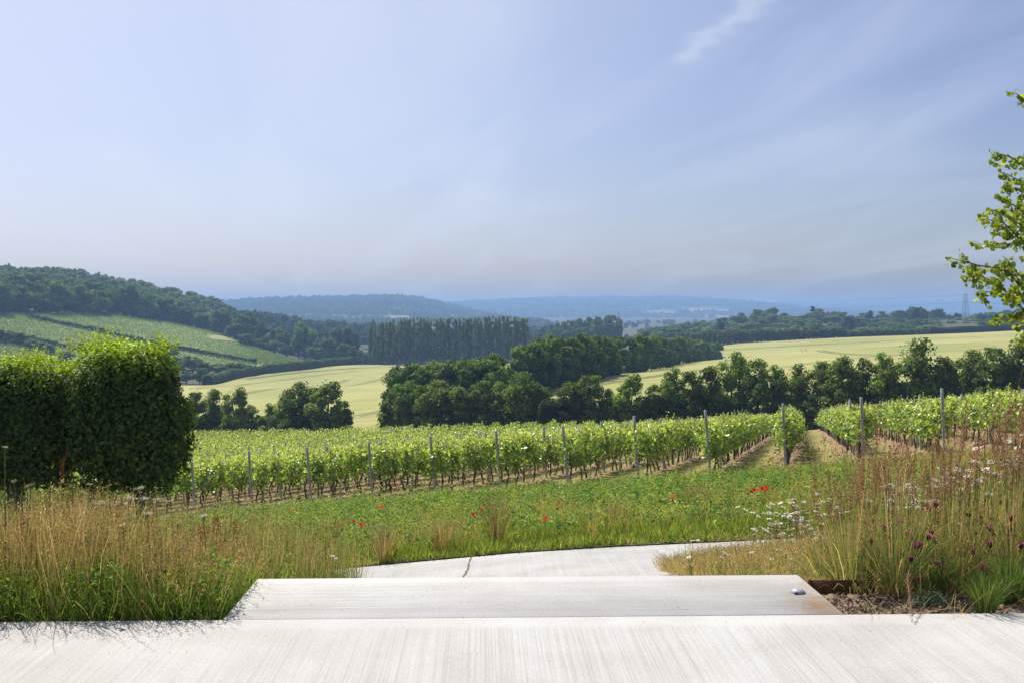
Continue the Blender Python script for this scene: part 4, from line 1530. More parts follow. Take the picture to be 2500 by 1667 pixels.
# telephone poles in the valley
for (px, pt, pb_, lab) in ((625, 873, 899, 'slim dark telephone pole at the end of the upper hillside hedge'), (730, 872, 893, 'slim dark telephone pole right of the hillside field, nearer the poplars')):
    Y = 455 if px == 625 else 505
    x = (px - 1250) / F * Y; g = g1z(x, Y)
    t = empty('telephone_pole', (x, Y, g - .3))
    tag(t, lab, 'pole', 'telephone poles in the valley')
    hh = zt(pt, Y) - g + .3
    V, Q = tube([(0, 0, 0), (0, 0, hh)], [.20, .14], 6)
    obj('pole', mesh('pole', V, Q, M_bark), t)
    V, Q = box(-.8, .8, -.06, .06, hh - .5, hh - .35)
    obj('crossbar', mesh('crossbar', V, Q, M_bark), t)

# ------------------------------------------------------------------ near vineyard
DR = np.array((.2809, .9597)); ER = np.array((.9597, -.2809))
RZ = -math.atan2(DR[0], DR[1])
F0 = np.array((-9.0, 34.5)); FS = np.array((2.16, -.55))
SPP = float(FS @ ER)


def row_pt(i, s):
    return F0 + FS * i + DR * s


def floor_mat():
    m, n, l, out = new_mat('vineyard_floor')
    tcn = n.new('ShaderNodeTexCoord'); sp_n = n.new('ShaderNodeSeparateXYZ'); l.new(tcn.outputs['Object'], sp_n.inputs[0])
    def NZ(sc, det=6, st=(1, 1, 1)):
        mpn = n.new('ShaderNodeMapping'); mpn.inputs['Scale'].default_value = st
        l.new(tcn.outputs['Object'], mpn.inputs[0])
        z = n.new('ShaderNodeTexNoise'); z.inputs['Scale'].default_value = sc; z.inputs['Detail'].default_value = det; z.inputs['Roughness'].default_value = .65
        l.new(mpn.outputs[0], z.inputs['Vector']); return z.outputs['Fac']
    def M(op, a, b=None, c=None):
        q = n.new('ShaderNodeMath'); q.operation = op
        for i, v in enumerate((a, b, c)):
            if v is None: continue
            if isinstance(v, (int, float)): q.inputs[i].default_value = v
            else: l.new(v, q.inputs[i])
        return q.outputs[0]
    n1 = NZ(1.1); n2 = NZ(7); n3 = NZ(.25, 4)
    xd = M('ADD', M('DIVIDE', sp_n.outputs['X'], SPP), M('MULTIPLY', M('SUBTRACT', n1, .5), .22))
    fr = M('ABSOLUTE', M('SUBTRACT', M('FRACT', M('ADD', xd, 100.5)), .5))      # 0 at the vine line, .5 mid alley
    mr = n.new('ShaderNodeMapRange'); mr.interpolation_type = 'SMOOTHSTEP'
    mr.inputs['From Min'].default_value = .14; mr.inputs['From Max'].default_value = .27
    l.new(fr, mr.inputs['Value'])
    soil = n.new('ShaderNodeValToRGB')
    soil.color_ramp.elements[0].position = .36; soil.color_ramp.elements[0].color = (.15, .09, .05, 1)
    soil.color_ramp.elements[1].position = .62; soil.color_ramp.elements[1].color = (.40, .275, .165, 1)
    l.new(n2, soil.inputs[0])
    gra = n.new('ShaderNodeValToRGB')
    gra.color_ramp.elements[0].position = .35; gra.color_ramp.elements[0].color = (.15, .17, .045, 1)
    gra.color_ramp.elements[1].position = .62; gra.color_ramp.elements[1].color = (.345, .27, .115, 1)
    l.new(M('ADD', M('MULTIPLY', n2, .5), M('MULTIPLY', n3, .5)), gra.inputs[0])
    mx = n.new('ShaderNodeMixRGB')
    l.new(mr.outputs[0], mx.inputs[0]); l.new(soil.outputs[0], mx.inputs[1]); l.new(gra.outputs[0], mx.inputs[2])
    pb = n.new('ShaderNodeBsdfPrincipled'); pb.inputs['Roughness'].default_value = .95; pb.inputs['Specular IOR Level'].default_value = .1
    l.new(mx.outputs[0], pb.inputs['Base Color'])
    bp = n.new('ShaderNodeBump'); bp.inputs['Strength'].default_value = .9; bp.inputs['Distance'].default_value = .06
    l.new(n2, bp.inputs['Height']); l.new(bp.outputs[0], pb.inputs['Normal'])
    l.new(pb.outputs[0], out.inputs[0])
    return m


lx = np.linspace(-75, 52, 420); ly = np.concatenate([np.linspace(-5, 30, 120), np.linspace(30.5, 90, 70)])
LX, LY = np.meshgrid(lx, ly)
WX = F0[0] + LX * ER[0] + LY * DR[0]; WY = F0[1] + LX * ER[1] + LY * DR[1]
LZ = gz(WX, np.maximum(WY, 12.5))
fr = np.abs((LX / SPP + 100.5) % 1 - .5)
rn = np.random.default_rng(4)
LZ2 = LZ + .04 + .05 * (1 - sstep(.0, .28, fr)) * (1 + .6 * smooth_noise(np.random.default_rng(1), LX, LY, 1.5, 3)) + rn.uniform(0, .05, LZ.shape) * (1 - sstep(.1, .3, fr))
ofl = obj('vineyard_floor', grid_mesh('vineyard_floor', LX, LY, LZ2, floor_mat()))
ofl.location = (F0[0], F0[1], 0); ofl.rotation_euler = (0, 0, RZ)
tag(ofl, kind='structure')

VG = np.array((.15, .24, .045)); VY = np.array((.46, .52, .18))


def vine_foliage(r, nl, size, A=None, six=True):
    A = A or Acc()
    y = r.uniform(-.62, .62, nl)
    # bushy clusters hanging from the shoots
    k = 13
    cy = np.clip(r.normal(0, .30, k), -.58, .58); cz = r.uniform(.78, 1.48, k); cx_ = r.normal(0, .08, k)
    ci = r.integers(0, k, nl)
    pos = np.stack([cx_[ci] + r.normal(0, .15, nl), cy[ci] + r.normal(0, .12, nl), cz[ci] + r.normal(0, .17, nl)], 1)
    pos[:, 2] = np.clip(pos[:, 2], .56, 1.72)
    nrm = pos * np.array((3.0, .4, 0)) + np.array((0, 0, .35)) + r.normal(0, .6, (nl, 3))
    al = r.normal(0, .6, (nl, 3)) + np.array((0, 0, -.8))
    hgt = (pos[:, 2:3] - .6) / 1.2
    c_ = VG * (1 - hgt * .45) + VY * hgt * .45  # leaves grade paler upward: sunlit tops put into the leaf colour
    c_ = c_ * np.exp(r.normal(0, .22, (nl, 1)))
    yel = r.random(nl) < .12
    c_[yel] = VY * 1.05
    fn = leaves6 if six else cards
    V, Q = fn(pos, nrm, size * r.uniform(.6, 1.25, nl), r, aspect=.95, fold=.12, along=al)
    A.add(V, Q, np.repeat(np.clip(c_, 0, 1), 6 if six else 4, 0))
    # upright shoot tips
    ns_ = 20 if six else 8
    for q in range(ns_):
        bx, by = r.normal(0, .10), r.uniform(-.55, .55)
        ht = r.uniform(.12, .36) if r.random() < .45 else r.uniform(.04, .16)
        lx_, ly_ = r.normal(0, .09, 2)
        z0 = r.uniform(1.45, 1.62)
        m_ = 8 if six else 4
        f_ = np.linspace(0, 1, m_)
        pp_ = np.stack([bx + lx_ * f_, by + ly_ * f_, z0 + ht * f_], 1) + r.normal(0, .02, (m_, 3))
        V, Q = fn(pp_, r.normal(0, 1, (m_, 3)) + np.array((0, 0, .6)), size * (.8 - .5 * f_), r, aspect=.8)
        A.add(V, Q, VY * r.uniform(.8, 1.15))
    return A


def vine_trunk(r):
    A = Acc()
    x, y = r.normal(0, .03, 2)
    pts = [(0, 0, -.1), (x, y, .18), (x * 2 + r.normal(0, .02), y * .5 + r.normal(0, .03), .42), (r.normal(0, .02), r.normal(0, .03), .70)]
    V, Q = tube(pts, [.036, .030, .026, .03], 6); A.add(V, Q)
    for s_ in (-1, 1):
        V, Q = tube([pts[-1], (0, s_ * .25, .82), (0, s_ * .55, .84)], [.024, .018, .012], 5); A.add(V, Q)
    for _ in range(5):
        b_ = r.uniform(-.5, .5)
        V, Q = tube([(0, b_, .83), (r.normal(0, .05), b_ + r.normal(0, .05), 1.3), (r.normal(0, .08), b_ + r.normal(0, .08), 1.75)], [.009, .007, .004], 4); A.add(V, Q)
    return A.mesh('trunk', M_bark, True)


rv = np.random.default_rng(8)
vprot = [(vine_trunk(rv), vine_foliage(rv, 400, .118).mesh('foliage', M_vine)) for _ in range(9)]
vines = []
for i in range(-28, 22):
    nv = 0
    for k in range(72):
        s = .55 + 1.14 * k
        p = row_pt(i, s)
        px = p[0] / p[1] * F + 1250
        nv += 1
        if px < -40 or px > 2560: continue
        if p[1] > BELT_A / (1 + .293 * p[0] / p[1]) - 6: continue
        if rv.random() < .015: continue
        vines.append((math.hypot(p[0], p[1]), i, nv, p[0] + rv.normal(0, .03), p[1] + rv.normal(0, .06)))
vines.sort()
near = vines[:300]
far = vines[300:]
VX = np.array([v[3] for v in vines]); VYY = np.array([v[4] for v in vines]); VZ = gz(VX, VYY) + .07
R0 = min(v[1] for v in near)
for k, (d_, i, nv, x, y) in enumerate(near):
    t = empty('grapevine', (x, y, VZ[k]), RZ + rv.normal(0, .06) + (math.pi if rv.random() < .5 else 0), (rv.uniform(.85, 1.2), 1, rv.uniform(.93, 1.07)))
    tag(t, 'grapevine, %s from the front, in the %s row from the left' % (nth(nv), nth(i - R0 + 1)), 'grapevine', 'grapevines in the near vineyard')
    tr, fo = vprot[rv.integers(9)]
    obj('trunk', tr, t); obj('foliage', fo, t)
print('vines', len(vines), 'rows from', R0)
B = Acc()
lod = []
for _ in range(10):
    A = vine_foliage(rv, 150, .165, six=False)
    lod.append([np.concatenate(A.V), np.concatenate(A.Q), np.concatenate(A.C)])
for k, (d_, i, nv, x, y) in enumerate(far):
    V, Q, C = lod[rv.integers(10)]
    a_ = RZ + rv.normal(0, .05) + (math.pi if rv.random() < .5 else 0)
    ca, sa_ = math.cos(a_), math.sin(a_)
    if d_ > 75:
        # keep every second leaf far away
        sel = np.arange(0, len(Q), 2)
        V = V.reshape(-1, 4, 3)[sel].reshape(-1, 3); C = C.reshape(-1, 4, 3)[sel].reshape(-1, 3); Q = np.arange(len(V)).reshape(-1, 4)
    zs = rv.uniform(.92, 1.08)
    gzz = VZ[300 + k]
    W = np.stack([V[:, 0] * ca - V[:, 1] * sa_ + x, V[:, 0] * sa_ + V[:, 1] * ca + y, V[:, 2] * zs + gzz], 1)
    if d_ > 75:
        pass
    B.add(W, Q, C * rv.uniform(.85, 1.15))
tag(obj('distant_grapevine_foliage', B.mesh('distant_grapevine_foliage', M_vine)), 'bright green leaves of the grapevines farther down the near vineyard rows', 'grapevines', kind='stuff')
B = Acc()
for k, (d_, i, nv, x, y) in enumerate(far):
    z = VZ[300 + k]
    q = rv.normal(0, .03, 2)
    V, Q = tube([(x, y, z - .1), (x + q[0], y + q[1], z + .4), (x, y, z + .85)], [.036, .028, .028], 4)
    B.add(V, Q)
tag(obj('distant_grapevine_trunks', B.mesh('distant_grapevine_trunks', M_bark)), 'dark thin trunks of the grapevines farther down the near vineyard rows', 'grapevines', kind='stuff')

# posts
def post_mesh(seed, h=2.0, w=.075):
    r = random.Random(seed)
    V = []; n_ = 7
    for k in range(n_):
        z = -.3 + (h + .3) * k / (n_ - 1)
        q = w * .5 * (1 + r.uniform(-.06, .06))
        ox, oy = r.uniform(-.004, .004), r.uniform(-.004, .004)
        for (a_, b_) in ((-1, -.75), (-.75, -1), (.75, -1), (1, -.75), (1, .75), (.75, 1), (-.75, 1), (-1, .75)):
            V.append((a_ * q + ox, b_ * q * .8 + oy, z))
    Q = [(k * 8 + j, k * 8 + (j + 1) % 8, (k + 1) * 8 + (j + 1) % 8, (k + 1) * 8 + j) for k in range(n_ - 1) for j in range(8)]
    b_ = (n_ - 1) * 8
    Q += [(b_, b_ + 1, b_ + 2, b_ + 3), (b_, b_ + 3, b_ + 4, b_ + 7), (b_ + 4, b_ + 5, b_ + 6, b_ + 7)]
    return mesh('vineyard_post', np.array(V), np.array(Q), M_post)


pm = [post_mesh(k) for k in range(4)]
rp = random.Random(17)
plist = []
for i in range(-28, 22):
    for k in range(15):
        s = 0 if k == 0 else 5.9 * k + .1
        p = row_pt(i, s)
        px = p[0] / p[1] * F + 1250
        if px < -10 or px > 2540: continue
        if p[1] > BELT_A / (1 + .293 * p[0] / p[1]) - 6.5: continue
        plist.append((math.hypot(*p), i, k, p[0], p[1], px))
plist.sort()
for (d_, i, k, x, y, px) in plist[:290]:
    o = obj('vineyard_post', pm[rp.randrange(4)])
    o.location = (x, y, g1z(x, y))
    lean = -math.radians(4.5 - 3 * max(0, (px - 1500) / 1000)) if px < 2600 else 0
    o.rotation_euler = (rp.uniform(-.02, .02), lean + rp.uniform(-.018, .018), RZ + rp.uniform(-.2, .2))
    o.scale = (1.0, 1.0, rp.uniform(.97, 1.05) * (1.0 if k == 0 else .98))
    lab = ('grey end post at the front of the %s vine row from the left' % nth(i - R0 + 1)) if k == 0 and i >= R0 else \
        ('vineyard post, %s from the front, in the %s row from the left' % (nth(k + 1), nth(i - R0 + 1)) if i >= R0 else 'far vineyard post, %s in the %s row beyond the hornbeam' % (nth(k + 1), nth(R0 - i)))
    tag(o, lab, 'post', 'posts in the near vineyard')
print('posts', len(plist))
# small white marker bottle on a post top
p = P(954, 1060, 100)
t = empty('marker_bottle', (p.x, p.y, g1z(p.x, p.y) + 1.9))
A = Acc()
V, Q = tube([(0, 0, 0), (0, 0, .26), (0, 0, .34), (0, 0, .36)], [.12, .12, .06, .06], 8); A.add(V, Q)
tag(t, 'small white bottle on a far vine post beside the gap in the belt', 'bottle')
obj('bottle_body', A.mesh('bottle_body', M_white, True), t)
o = obj('vineyard_post', pm[1]); o.location = (p.x, p.y, g1z(p.x, p.y)); tag(o, 'grey vineyard post carrying the white bottle, far down beside the gap in the belt', 'post', 'posts in the near vineyard')

# trellis wires
for i in range(9, 17):
    A = Acc()
    for hz_ in (1.15, 1.5, 1.82):
        pts = []
        for s in np.linspace(0, 78, 27):
            q = row_pt(i, s); pts.append((q[0], q[1], g1z(*q) + hz_))
        V, Q = tube(pts, .006, 3); A.add(V, Q)
    tag(obj('trellis_wire', A.mesh('trellis_wire', M_steel)), 'thin steel trellis wires along the %s vine row from the left' % nth(i - R0 + 1), 'wire', 'trellis wires')

# pale green tree guards round young vines
A = Acc()
V, Q = tube([(0, 0, -.05), (0, 0, .62)], .045, 10); A.add(V, Q)
V, Q = tube([(0, 0, .62), (0, 0, .60)], [.045, .038], 10); A.add(V, Q)
gm = A.mesh('vine_guard', M_guard, True)
rg = random.Random(6)
for (i, s) in ((0, -.0 + .55 - .45), (1, 1.6), (2, 2.9), (3, 5.0), (3, 12), (5, 8.6), (6, 8), (6, 14), (7, 2.9), (7, 9.8), (7, 17), (7, 20), (8, 4), (9, 6.0), (9, 11), (9, 16), (10, 1.4), (10, 7), (10, 9), (4, 17), (2, 14), (1, 9), (11, 5)):
    p = row_pt(i, s + .57)
    o = obj('vine_guard', gm); o.location = (p[0] + .02, p[1], g1z(*p) + .03); o.rotation_euler = (rg.uniform(-.05, .05), rg.uniform(-.05, .05), 0)
    tag(o, 'pale green tube guard in the %s vine row from the left, %s metre along' % (nth(i - R0 + 1), nth(int(s) + 1)), 'vine guard', 'vine guards')

# ------------------------------------------------------------------ ground cover near the vines: dry tufts, clods
rt = np.random.default_rng(12)
def clod_mesh(name, n, pos, size, mat, r):
    oct_ = np.array([(1, 0, 0), (0, 1, 0), (-1, 0, 0), (0, -1, 0), (0, 0, 1), (0, 0, -1)], float)
    T = np.array([(0, 1, 4), (1, 2, 4), (2, 3, 4), (3, 0, 4), (1, 0, 5), (2, 1, 5), (3, 2, 5), (0, 3, 5)])
    # subdivide once
    V = list(map(tuple, oct_)); cache = {}
    def mid(a, b):
        k = (min(a, b), max(a, b))
        if k not in cache:
            m_ = unit((np.array(V[a]) + np.array(V[b])) / 2); V.append(tuple(m_)); cache[k] = len(V) - 1
        return cache[k]
    T2 = []
    for (a, b, c_) in T:
        ab, bc, ca = mid(a, b), mid(b, c_), mid(c_, a)
        T2 += [(a, ab, ca), (ab, b, bc), (ca, bc, c_), (ab, bc, ca)]
    V = np.array(V); T2 = np.array(T2); m = len(V)
    W = V[None] * (1 + r.uniform(-.32, .32, (n, m, 1))) * (size[:, None, None] * r.uniform(.6, 1.2, (n, 1, 3)))
    W += pos[:, None]
    TT = (T2[None] + (np.arange(n) * m)[:, None, None]).reshape(-1, 3)
    return mesh(name, W.reshape(-1, 3), TT, mat, smooth=False)


M_soil = noise_mat('soil', (.10, .068, .045), (.30, .215, .15), 16, .95, .8, detail=8, bdist=.02)
# clods and raked straw along the vine lines
N = 9000
ii = rt.integers(-8, 14, N); ss = rt.uniform(-1.5, 1, N) ** 2 * 0 + rt.uniform(0, 1, N) ** 1.6 * 45 - 1.2
off = rt.normal(0, .32, N)
xx = F0[0] + FS[0] * ii + DR[0] * ss + ER[0] * off; yy = F0[1] + FS[1] * ii + DR[1] * ss + ER[1] * off
zz_ = gz(xx, yy)
pos = np.stack([xx, yy, zz_ + .06], 1)
tag(obj('vineyard_clods', clod_mesh('vineyard_clods', N, pos, rt.uniform(.02, .07, N) * (1 + 1.2 * (rt.random(N) < .04)), M_soil, rt)), 'loose brown soil clods under the vine rows', 'soil', kind='stuff')
N = 30000
ss = rt.uniform(0, 1, N) ** 1.5 * 50 - 3.4; uu = rt.uniform(-22, 26, N)
xx = F0[0] + DR[0] * ss + ER[0] * uu; yy = F0[1] + DR[1] * ss + ER[1] * uu
clump_ = (smooth_noise(np.random.default_rng(3), xx, yy, 2.2, 3) + rt.normal(0, .3, N)) > -.1
xx, yy = xx[clump_], yy[clump_]; N = len(xx)
base = np.stack([xx, yy, gz(xx, yy) + .02], 1)
hh = rt.uniform(.06, .26, N) * (1 + .8 * (rt.random(N) < .08))
tip = base + np.stack([rt.normal(0, .08, N), rt.normal(0, .08, N), hh], 1)
V, Q = blades(base, tip, rt.normal(0, .02, (N, 3)), rt.uniform(.012, .026, N), rt)
c_ = pick(rt, N, [(.50, .37, .17), (.40, .30, .14), (.24, .29, .07), (.32, .34, .10)], [4, 3, 3, 2])
A = Acc(); A.add(V, Q, np.repeat(c_ * rt.uniform(.8, 1.2, (N, 1)), 8, 0))
tag(obj('dry_vineyard_grass', A.mesh('dry_vineyard_grass', M_grass)), 'short dry straw-coloured grass between the vine rows', 'grass', kind='stuff')

# ------------------------------------------------------------------ verge between the path and the vines
M_verge = noise_mat('verge_ground', (.035, .055, .014), (.12, .12, .04), 3, .95, .5, detail=8, bdist=.05)
vx = np.linspace(-12, 16, 120); vt = np.linspace(0, 1, 60)
VYm = ypath_far(vx)[None] * (1 - vt[:, None]) + (31.0 - .255 * vx - .0)[None] * vt[:, None]
VXm = np.repeat(vx[None], 60, 0)
tag(obj('verge', grid_mesh('verge', VXm, VYm, H + A0 + BX * VXm + CY * VYm + .035, M_verge)), kind='structure')
rg_ = np.random.default_rng(33)


def verge_pts(n, t0, t1, x0=-9.5, x1=13.0, pw=1.0):
    x = rg_.uniform(x0, x1, n); t = t0 + (t1 - t0) * rg_.uniform(0, 1, n) ** pw
    y = ypath_far(x) + .05 + t * (31.5 - .255 * x - ypath_far(x))
    return x, y, H + A0 + BX * x + CY * y + .03


A = Acc()
# bright grass along the path
N = 42000
x, y, z = verge_pts(N, 0, .16, pw=1.2)
cl = smooth_noise(np.random.default_rng(2), x, y, 1.1, 3)
hh = (.16 + .10 * cl.clip(-1, 1)) * rg_.uniform(.6, 1.35, N)
near_edge = (y - ypath_far(x)) < .25
hh = np.where(near_edge, hh * .7, hh)
base = np.stack([x, y, z], 1)
tip = base + np.stack([rg_.normal(0, .07, N), rg_.normal(-.03, .07, N), hh], 1)
V, Q = blades(base, tip, np.stack([rg_.normal(0, .015, N), rg_.normal(0, .015, N), hh * 0], 1), rg_.uniform(.009, .018, N), rg_)
c_ = pick(rg_, N, [(.19, .27, .035), (.26, .33, .05), (.12, .19, .03), (.40, .34, .13)], [4, 3, 2, 2])
A.add(V, Q, np.repeat(c_ * rg_.uniform(.8, 1.2, (N, 1)), 8, 0))
# grass through the rest of the verge
N = 60000
x, y, z = verge_pts(N, .08, 1.0)
cl = smooth_noise(np.random.default_rng(6), x, y, 1.6, 3)
rightdry = sstep(6.5, 9.5, x)
hh = (.15 + .09 * cl.clip(-1, 1) + .1 * rightdry) * rg_.uniform(.5, 1.4, N)
base = np.stack([x, y, z], 1)
tip = base + np.stack([rg_.normal(0, .09, N), rg_.normal(0, .09, N), hh], 1)
V, Q = blades(base, tip, np.stack([rg_.normal(0, .02, N), rg_.normal(0, .02, N), hh * 0], 1), rg_.uniform(.010, .020, N), rg_)
dry = (smooth_noise(np.random.default_rng(16), x, y, 3.2, 3) + .4 * rg_.normal(0, 1, N) + 1.2 * rightdry) > .55
c_ = pick(rg_, N, [(.17, .28, .04), (.24, .32, .06), (.11, .20, .035), (.30, .34, .08)], [4, 3, 3, 2])
c_[dry] = pick(rg_, dry.sum(), [(.50, .36, .17), (.42, .32, .14), (.34, .31, .11)], [3, 3, 2])
A.add(V, Q, np.repeat(c_ * rg_.uniform(.8, 1.2, (N, 1)), 8, 0))
# leafy herbs: clumps of small leaves
nc = 4200
x, y, z = verge_pts(nc, .10, .86, x1=11)
hc = np.exp(rg_.normal(0, .35, nc)) * .17
rc = np.exp(rg_.normal(0, .3, nc)) * .20
pf1 = smooth_noise(np.random.default_rng(61), x, y, 2.6, 3) + rg_.normal(0, .35, nc)
pf2 = smooth_noise(np.random.default_rng(62), x, y, 1.7, 3) + rg_.normal(0, .3, nc)
back_ = sstep(18, 25, y + .25 * x)
hc = hc * (1 + .45 * np.clip(pf2, -1, 1.4))
colc = pick(rg_, nc, [(.14, .25, .035), (.19, .29, .035), (.10, .19, .035)], [4, 4, 3])
sel = pf1 + .5 * (1 - back_) > .75; colc[sel] = pick(rg_, sel.sum(), [(.30, .36, .06), (.26, .31, .07), (.36, .34, .11)], [3, 3, 1])
sel = pf1 < -.75; colc[sel] = pick(rg_, sel.sum(), [(.07, .15, .04), (.09, .19, .045)], [1, 1])
per = 34
ci = np.repeat(np.arange(nc), per)
d = rdir(rg_, nc * per); d[:, 2] = np.abs(d[:, 2])
pos = np.stack([x[ci], y[ci], z[ci] + .03], 1) + d * np.stack([rc[ci], rc[ci], hc[ci] * 1.5], 1) * rg_.uniform(.5, 1.1, nc * per)[:, None]
V, Q = cards(pos, d + rg_.normal(0, .5, d.shape) + np.array((0, 0, .5)), rg_.uniform(.03, .075, nc * per), rg_, .6)
A.add(V, Q, np.repeat(colc[ci] * np.exp(rg_.normal(0, .18, (nc * per, 1))), 4, 0))
N = 34000
x, y, z = verge_pts(N, .03, .72, x1=12)
keep = (smooth_noise(np.random.default_rng(71), x, y, 2.4, 3) + rg_.normal(0, .35, N) + .7 * sstep(6, 9, x) - .8 * sstep(18, 24, y + .25 * x)) > .35
x, y, z = x[keep], y[keep], z[keep]; N = len(x)
base = np.stack([x, y, z], 1); hh = rg_.uniform(.25, .52, N)
tip = base + np.stack([rg_.normal(0, .07, N), rg_.normal(0, .07, N), hh], 1)
V, Q = blades(base, tip, rg_.normal(0, .015, (N, 3)), rg_.uniform(.005, .009, N), rg_)
c_ = pick(rg_, N, [(.52, .38, .17), (.44, .28, .13), (.40, .38, .12), (.30, .36, .08)], [4, 3, 3, 3])
A.add(V, Q, np.repeat(c_, 8, 0))
m_ = 5
pos = tip[np.repeat(np.arange(N), m_)] + rg_.normal(0, .03, (N * m_, 3)) - (0, 0, .03)
V, Q = cards(pos, rg_.normal(0, 1, (N * m_, 3)), rg_.uniform(.012, .026, N * m_), rg_, .5)
A.add(V, Q, np.repeat(np.repeat(c_, m_, 0) * rg_.uniform(.8, 1.2, (N * m_, 1)), 4, 0))
nc = 1050
x, y, z = verge_pts(nc, .04, .9, x1=11)
per = 60
ci = np.repeat(np.arange(nc), per)
sz_ = np.exp(rg_.normal(0, .3, nc))
colc = pick(rg_, nc, [(.16, .28, .04), (.28, .36, .06), (.10, .21, .06), (.34, .38, .08)], [4, 3, 3, 2])
d = rdir(rg_, nc * per); d[:, 2] = np.abs(d[:, 2])
pos = np.stack([x[ci], y[ci], z[ci] + .04], 1) + d * np.stack([.17 * sz_[ci], .17 * sz_[ci], .40 * sz_[ci]], 1) * rg_.uniform(.35, 1.05, nc * per)[:, None]
V, Q = cards(pos, d + rg_.normal(0, .6, d.shape) + np.array((0, 0, .4)), rg_.uniform(.03, .08, nc * per), rg_, .5)
A.add(V, Q, np.repeat(colc[ci] * np.exp(rg_.normal(0, .2, (nc * per, 1))), 4, 0))
tag(obj('verge_plants', A.mesh('verge_plants', M_grass)), 'lush green grass and leafy herbs on the verge beyond the pale path', 'grass', kind='stuff')


def tuft(r, n, h, spread, w, cols_, wts, seed_heads=True, droop=.12):
    A = Acc()
    a_ = r.uniform(0, 6.283, n); rr_ = r.uniform(0, 1, n) ** .6 * spread * .25
    base = np.stack([np.cos(a_) * rr_, np.sin(a_) * rr_, np.full(n, -.02)], 1)
    hh = h * r.uniform(.6, 1.05, n)
    out = r.uniform(0, 1, n) * spread
    tip = base + np.stack([np.cos(a_) * out, np.sin(a_) * out, hh], 1)
    V, Q = blades(base, tip, np.stack([-np.cos(a_) * out * .15, -np.sin(a_) * out * .15, hh * droop], 1), w * r.uniform(.7, 1.3, n), r)
    c_ = pick(r, n, cols_, wts) * r.uniform(.8, 1.2, (n, 1))
    A.add(V, Q, np.repeat(c_, 8, 0))
    if seed_heads:
        m_ = 12
        ti = np.repeat(np.arange(n), m_)
        f_ = r.uniform(.72, 1.02, n * m_)
        pos = base[ti] + (tip[ti] - base[ti]) * f_[:, None] + r.normal(0, .012 + .02 * h, (n * m_, 3)) * np.array((1, 1, .6))
        V, Q = cards(pos, r.normal(0, 1, (n * m_, 3)), r.uniform(.010, .024, n * m_), r, .4)
        A.add(V, Q, np.repeat(c_[ti] * .85, 4, 0))
    return A


# reddish-brown dry tufts standing in the verge
tcols = [(.36, .24, .12), (.42, .31, .14), (.28, .18, .09)]
tm = [tuft(rg_, 75, .62, .30, .006, tcols, [3, 3, 2]).mesh('dry_tuft', M_grass) for _ in range(3)]
def solve(px, py, h, lo=5.45, hi=60.0):
    """first depth where the ray through the pixel is h above the ground"""
    Ys = np.linspace(lo, hi, 1200)
    X = (px - 1250) / F * Ys
    d_ = (H - (py - HZ) / F * Ys) - gz(X, Ys) - h
    sgn = np.nonzero((d_[:-1] > 0) & (d_[1:] <= 0))[0]
    if len(sgn): k_ = sgn[0]
    else: k_ = int(np.argmin(np.abs(d_)))
    return float(X[k_]), float(Ys[k_]), float(gz(X[k_], Ys[k_])[0])


tufts = [((1212, 1335, .95), 'tall airy reddish-brown grass tuft in the middle of the green verge', .95), ((935, 1372, .7), 'dense rusty brown grass tuft leaning at the left edge of the path', .62),
         ((1080, 1352, .8), 'straw-coloured leaning grass tuft near the path edge left of the path joint', .6),
         ((1700, 1250, .7), 'thin brown grass tuft in the right half of the verge', .6), ((820, 1330, .7), 'brown grass tuft in the left part of the verge', .6),
         ((980, 1240, .6), 'small brown grass tuft below the third pair of poppies', .5), ((1500, 1290, .6), 'pale brown grass tuft in the verge right of the tall airy one', .5)]
for k, ((px, py, s), lab, hgt) in enumerate(tufts):
    x, y, g = solve(px, py, .02, 14.2, 32)
    o = obj('dry_grass_tuft', tm[k % 3]); o.location = (x, y, g); o.scale = (1.25, 1.25, hgt / .62)
    o.rotation_euler = (0, (.18 if k in (1, 2) else 0), k)
    tag(o, lab, 'grass tuft', 'brown grass tufts in the verge')

# ------------------------------------------------------------------ flowers
def petal_ring(n, r0, r1, w, lift, col, A, r, droop=0., z=0.):
    for k in range(n):
        a_ = 2 * math.pi * k / n + r.uniform(-.08, .08)
        ca, sa_ = math.cos(a_), math.sin(a_)
        l_ = r1 * r.uniform(.9, 1.05)
        V = [(r0, -w * .25, 0), (r0 + (l_ - r0) * .6, -w * .5, lift), (l_, 0, lift * 1.4 - droop), (r0 + (l_ - r0) * .6, w * .5, lift), ]
        V = np.array([(x_ * ca - y_ * sa_, x_ * sa_ + y_ * ca, z + z_) for x_, y_, z_ in V])
        A.add(V, np.array([(0, 1, 2, 3)]), np.asarray(col) * r.uniform(.9, 1.05))


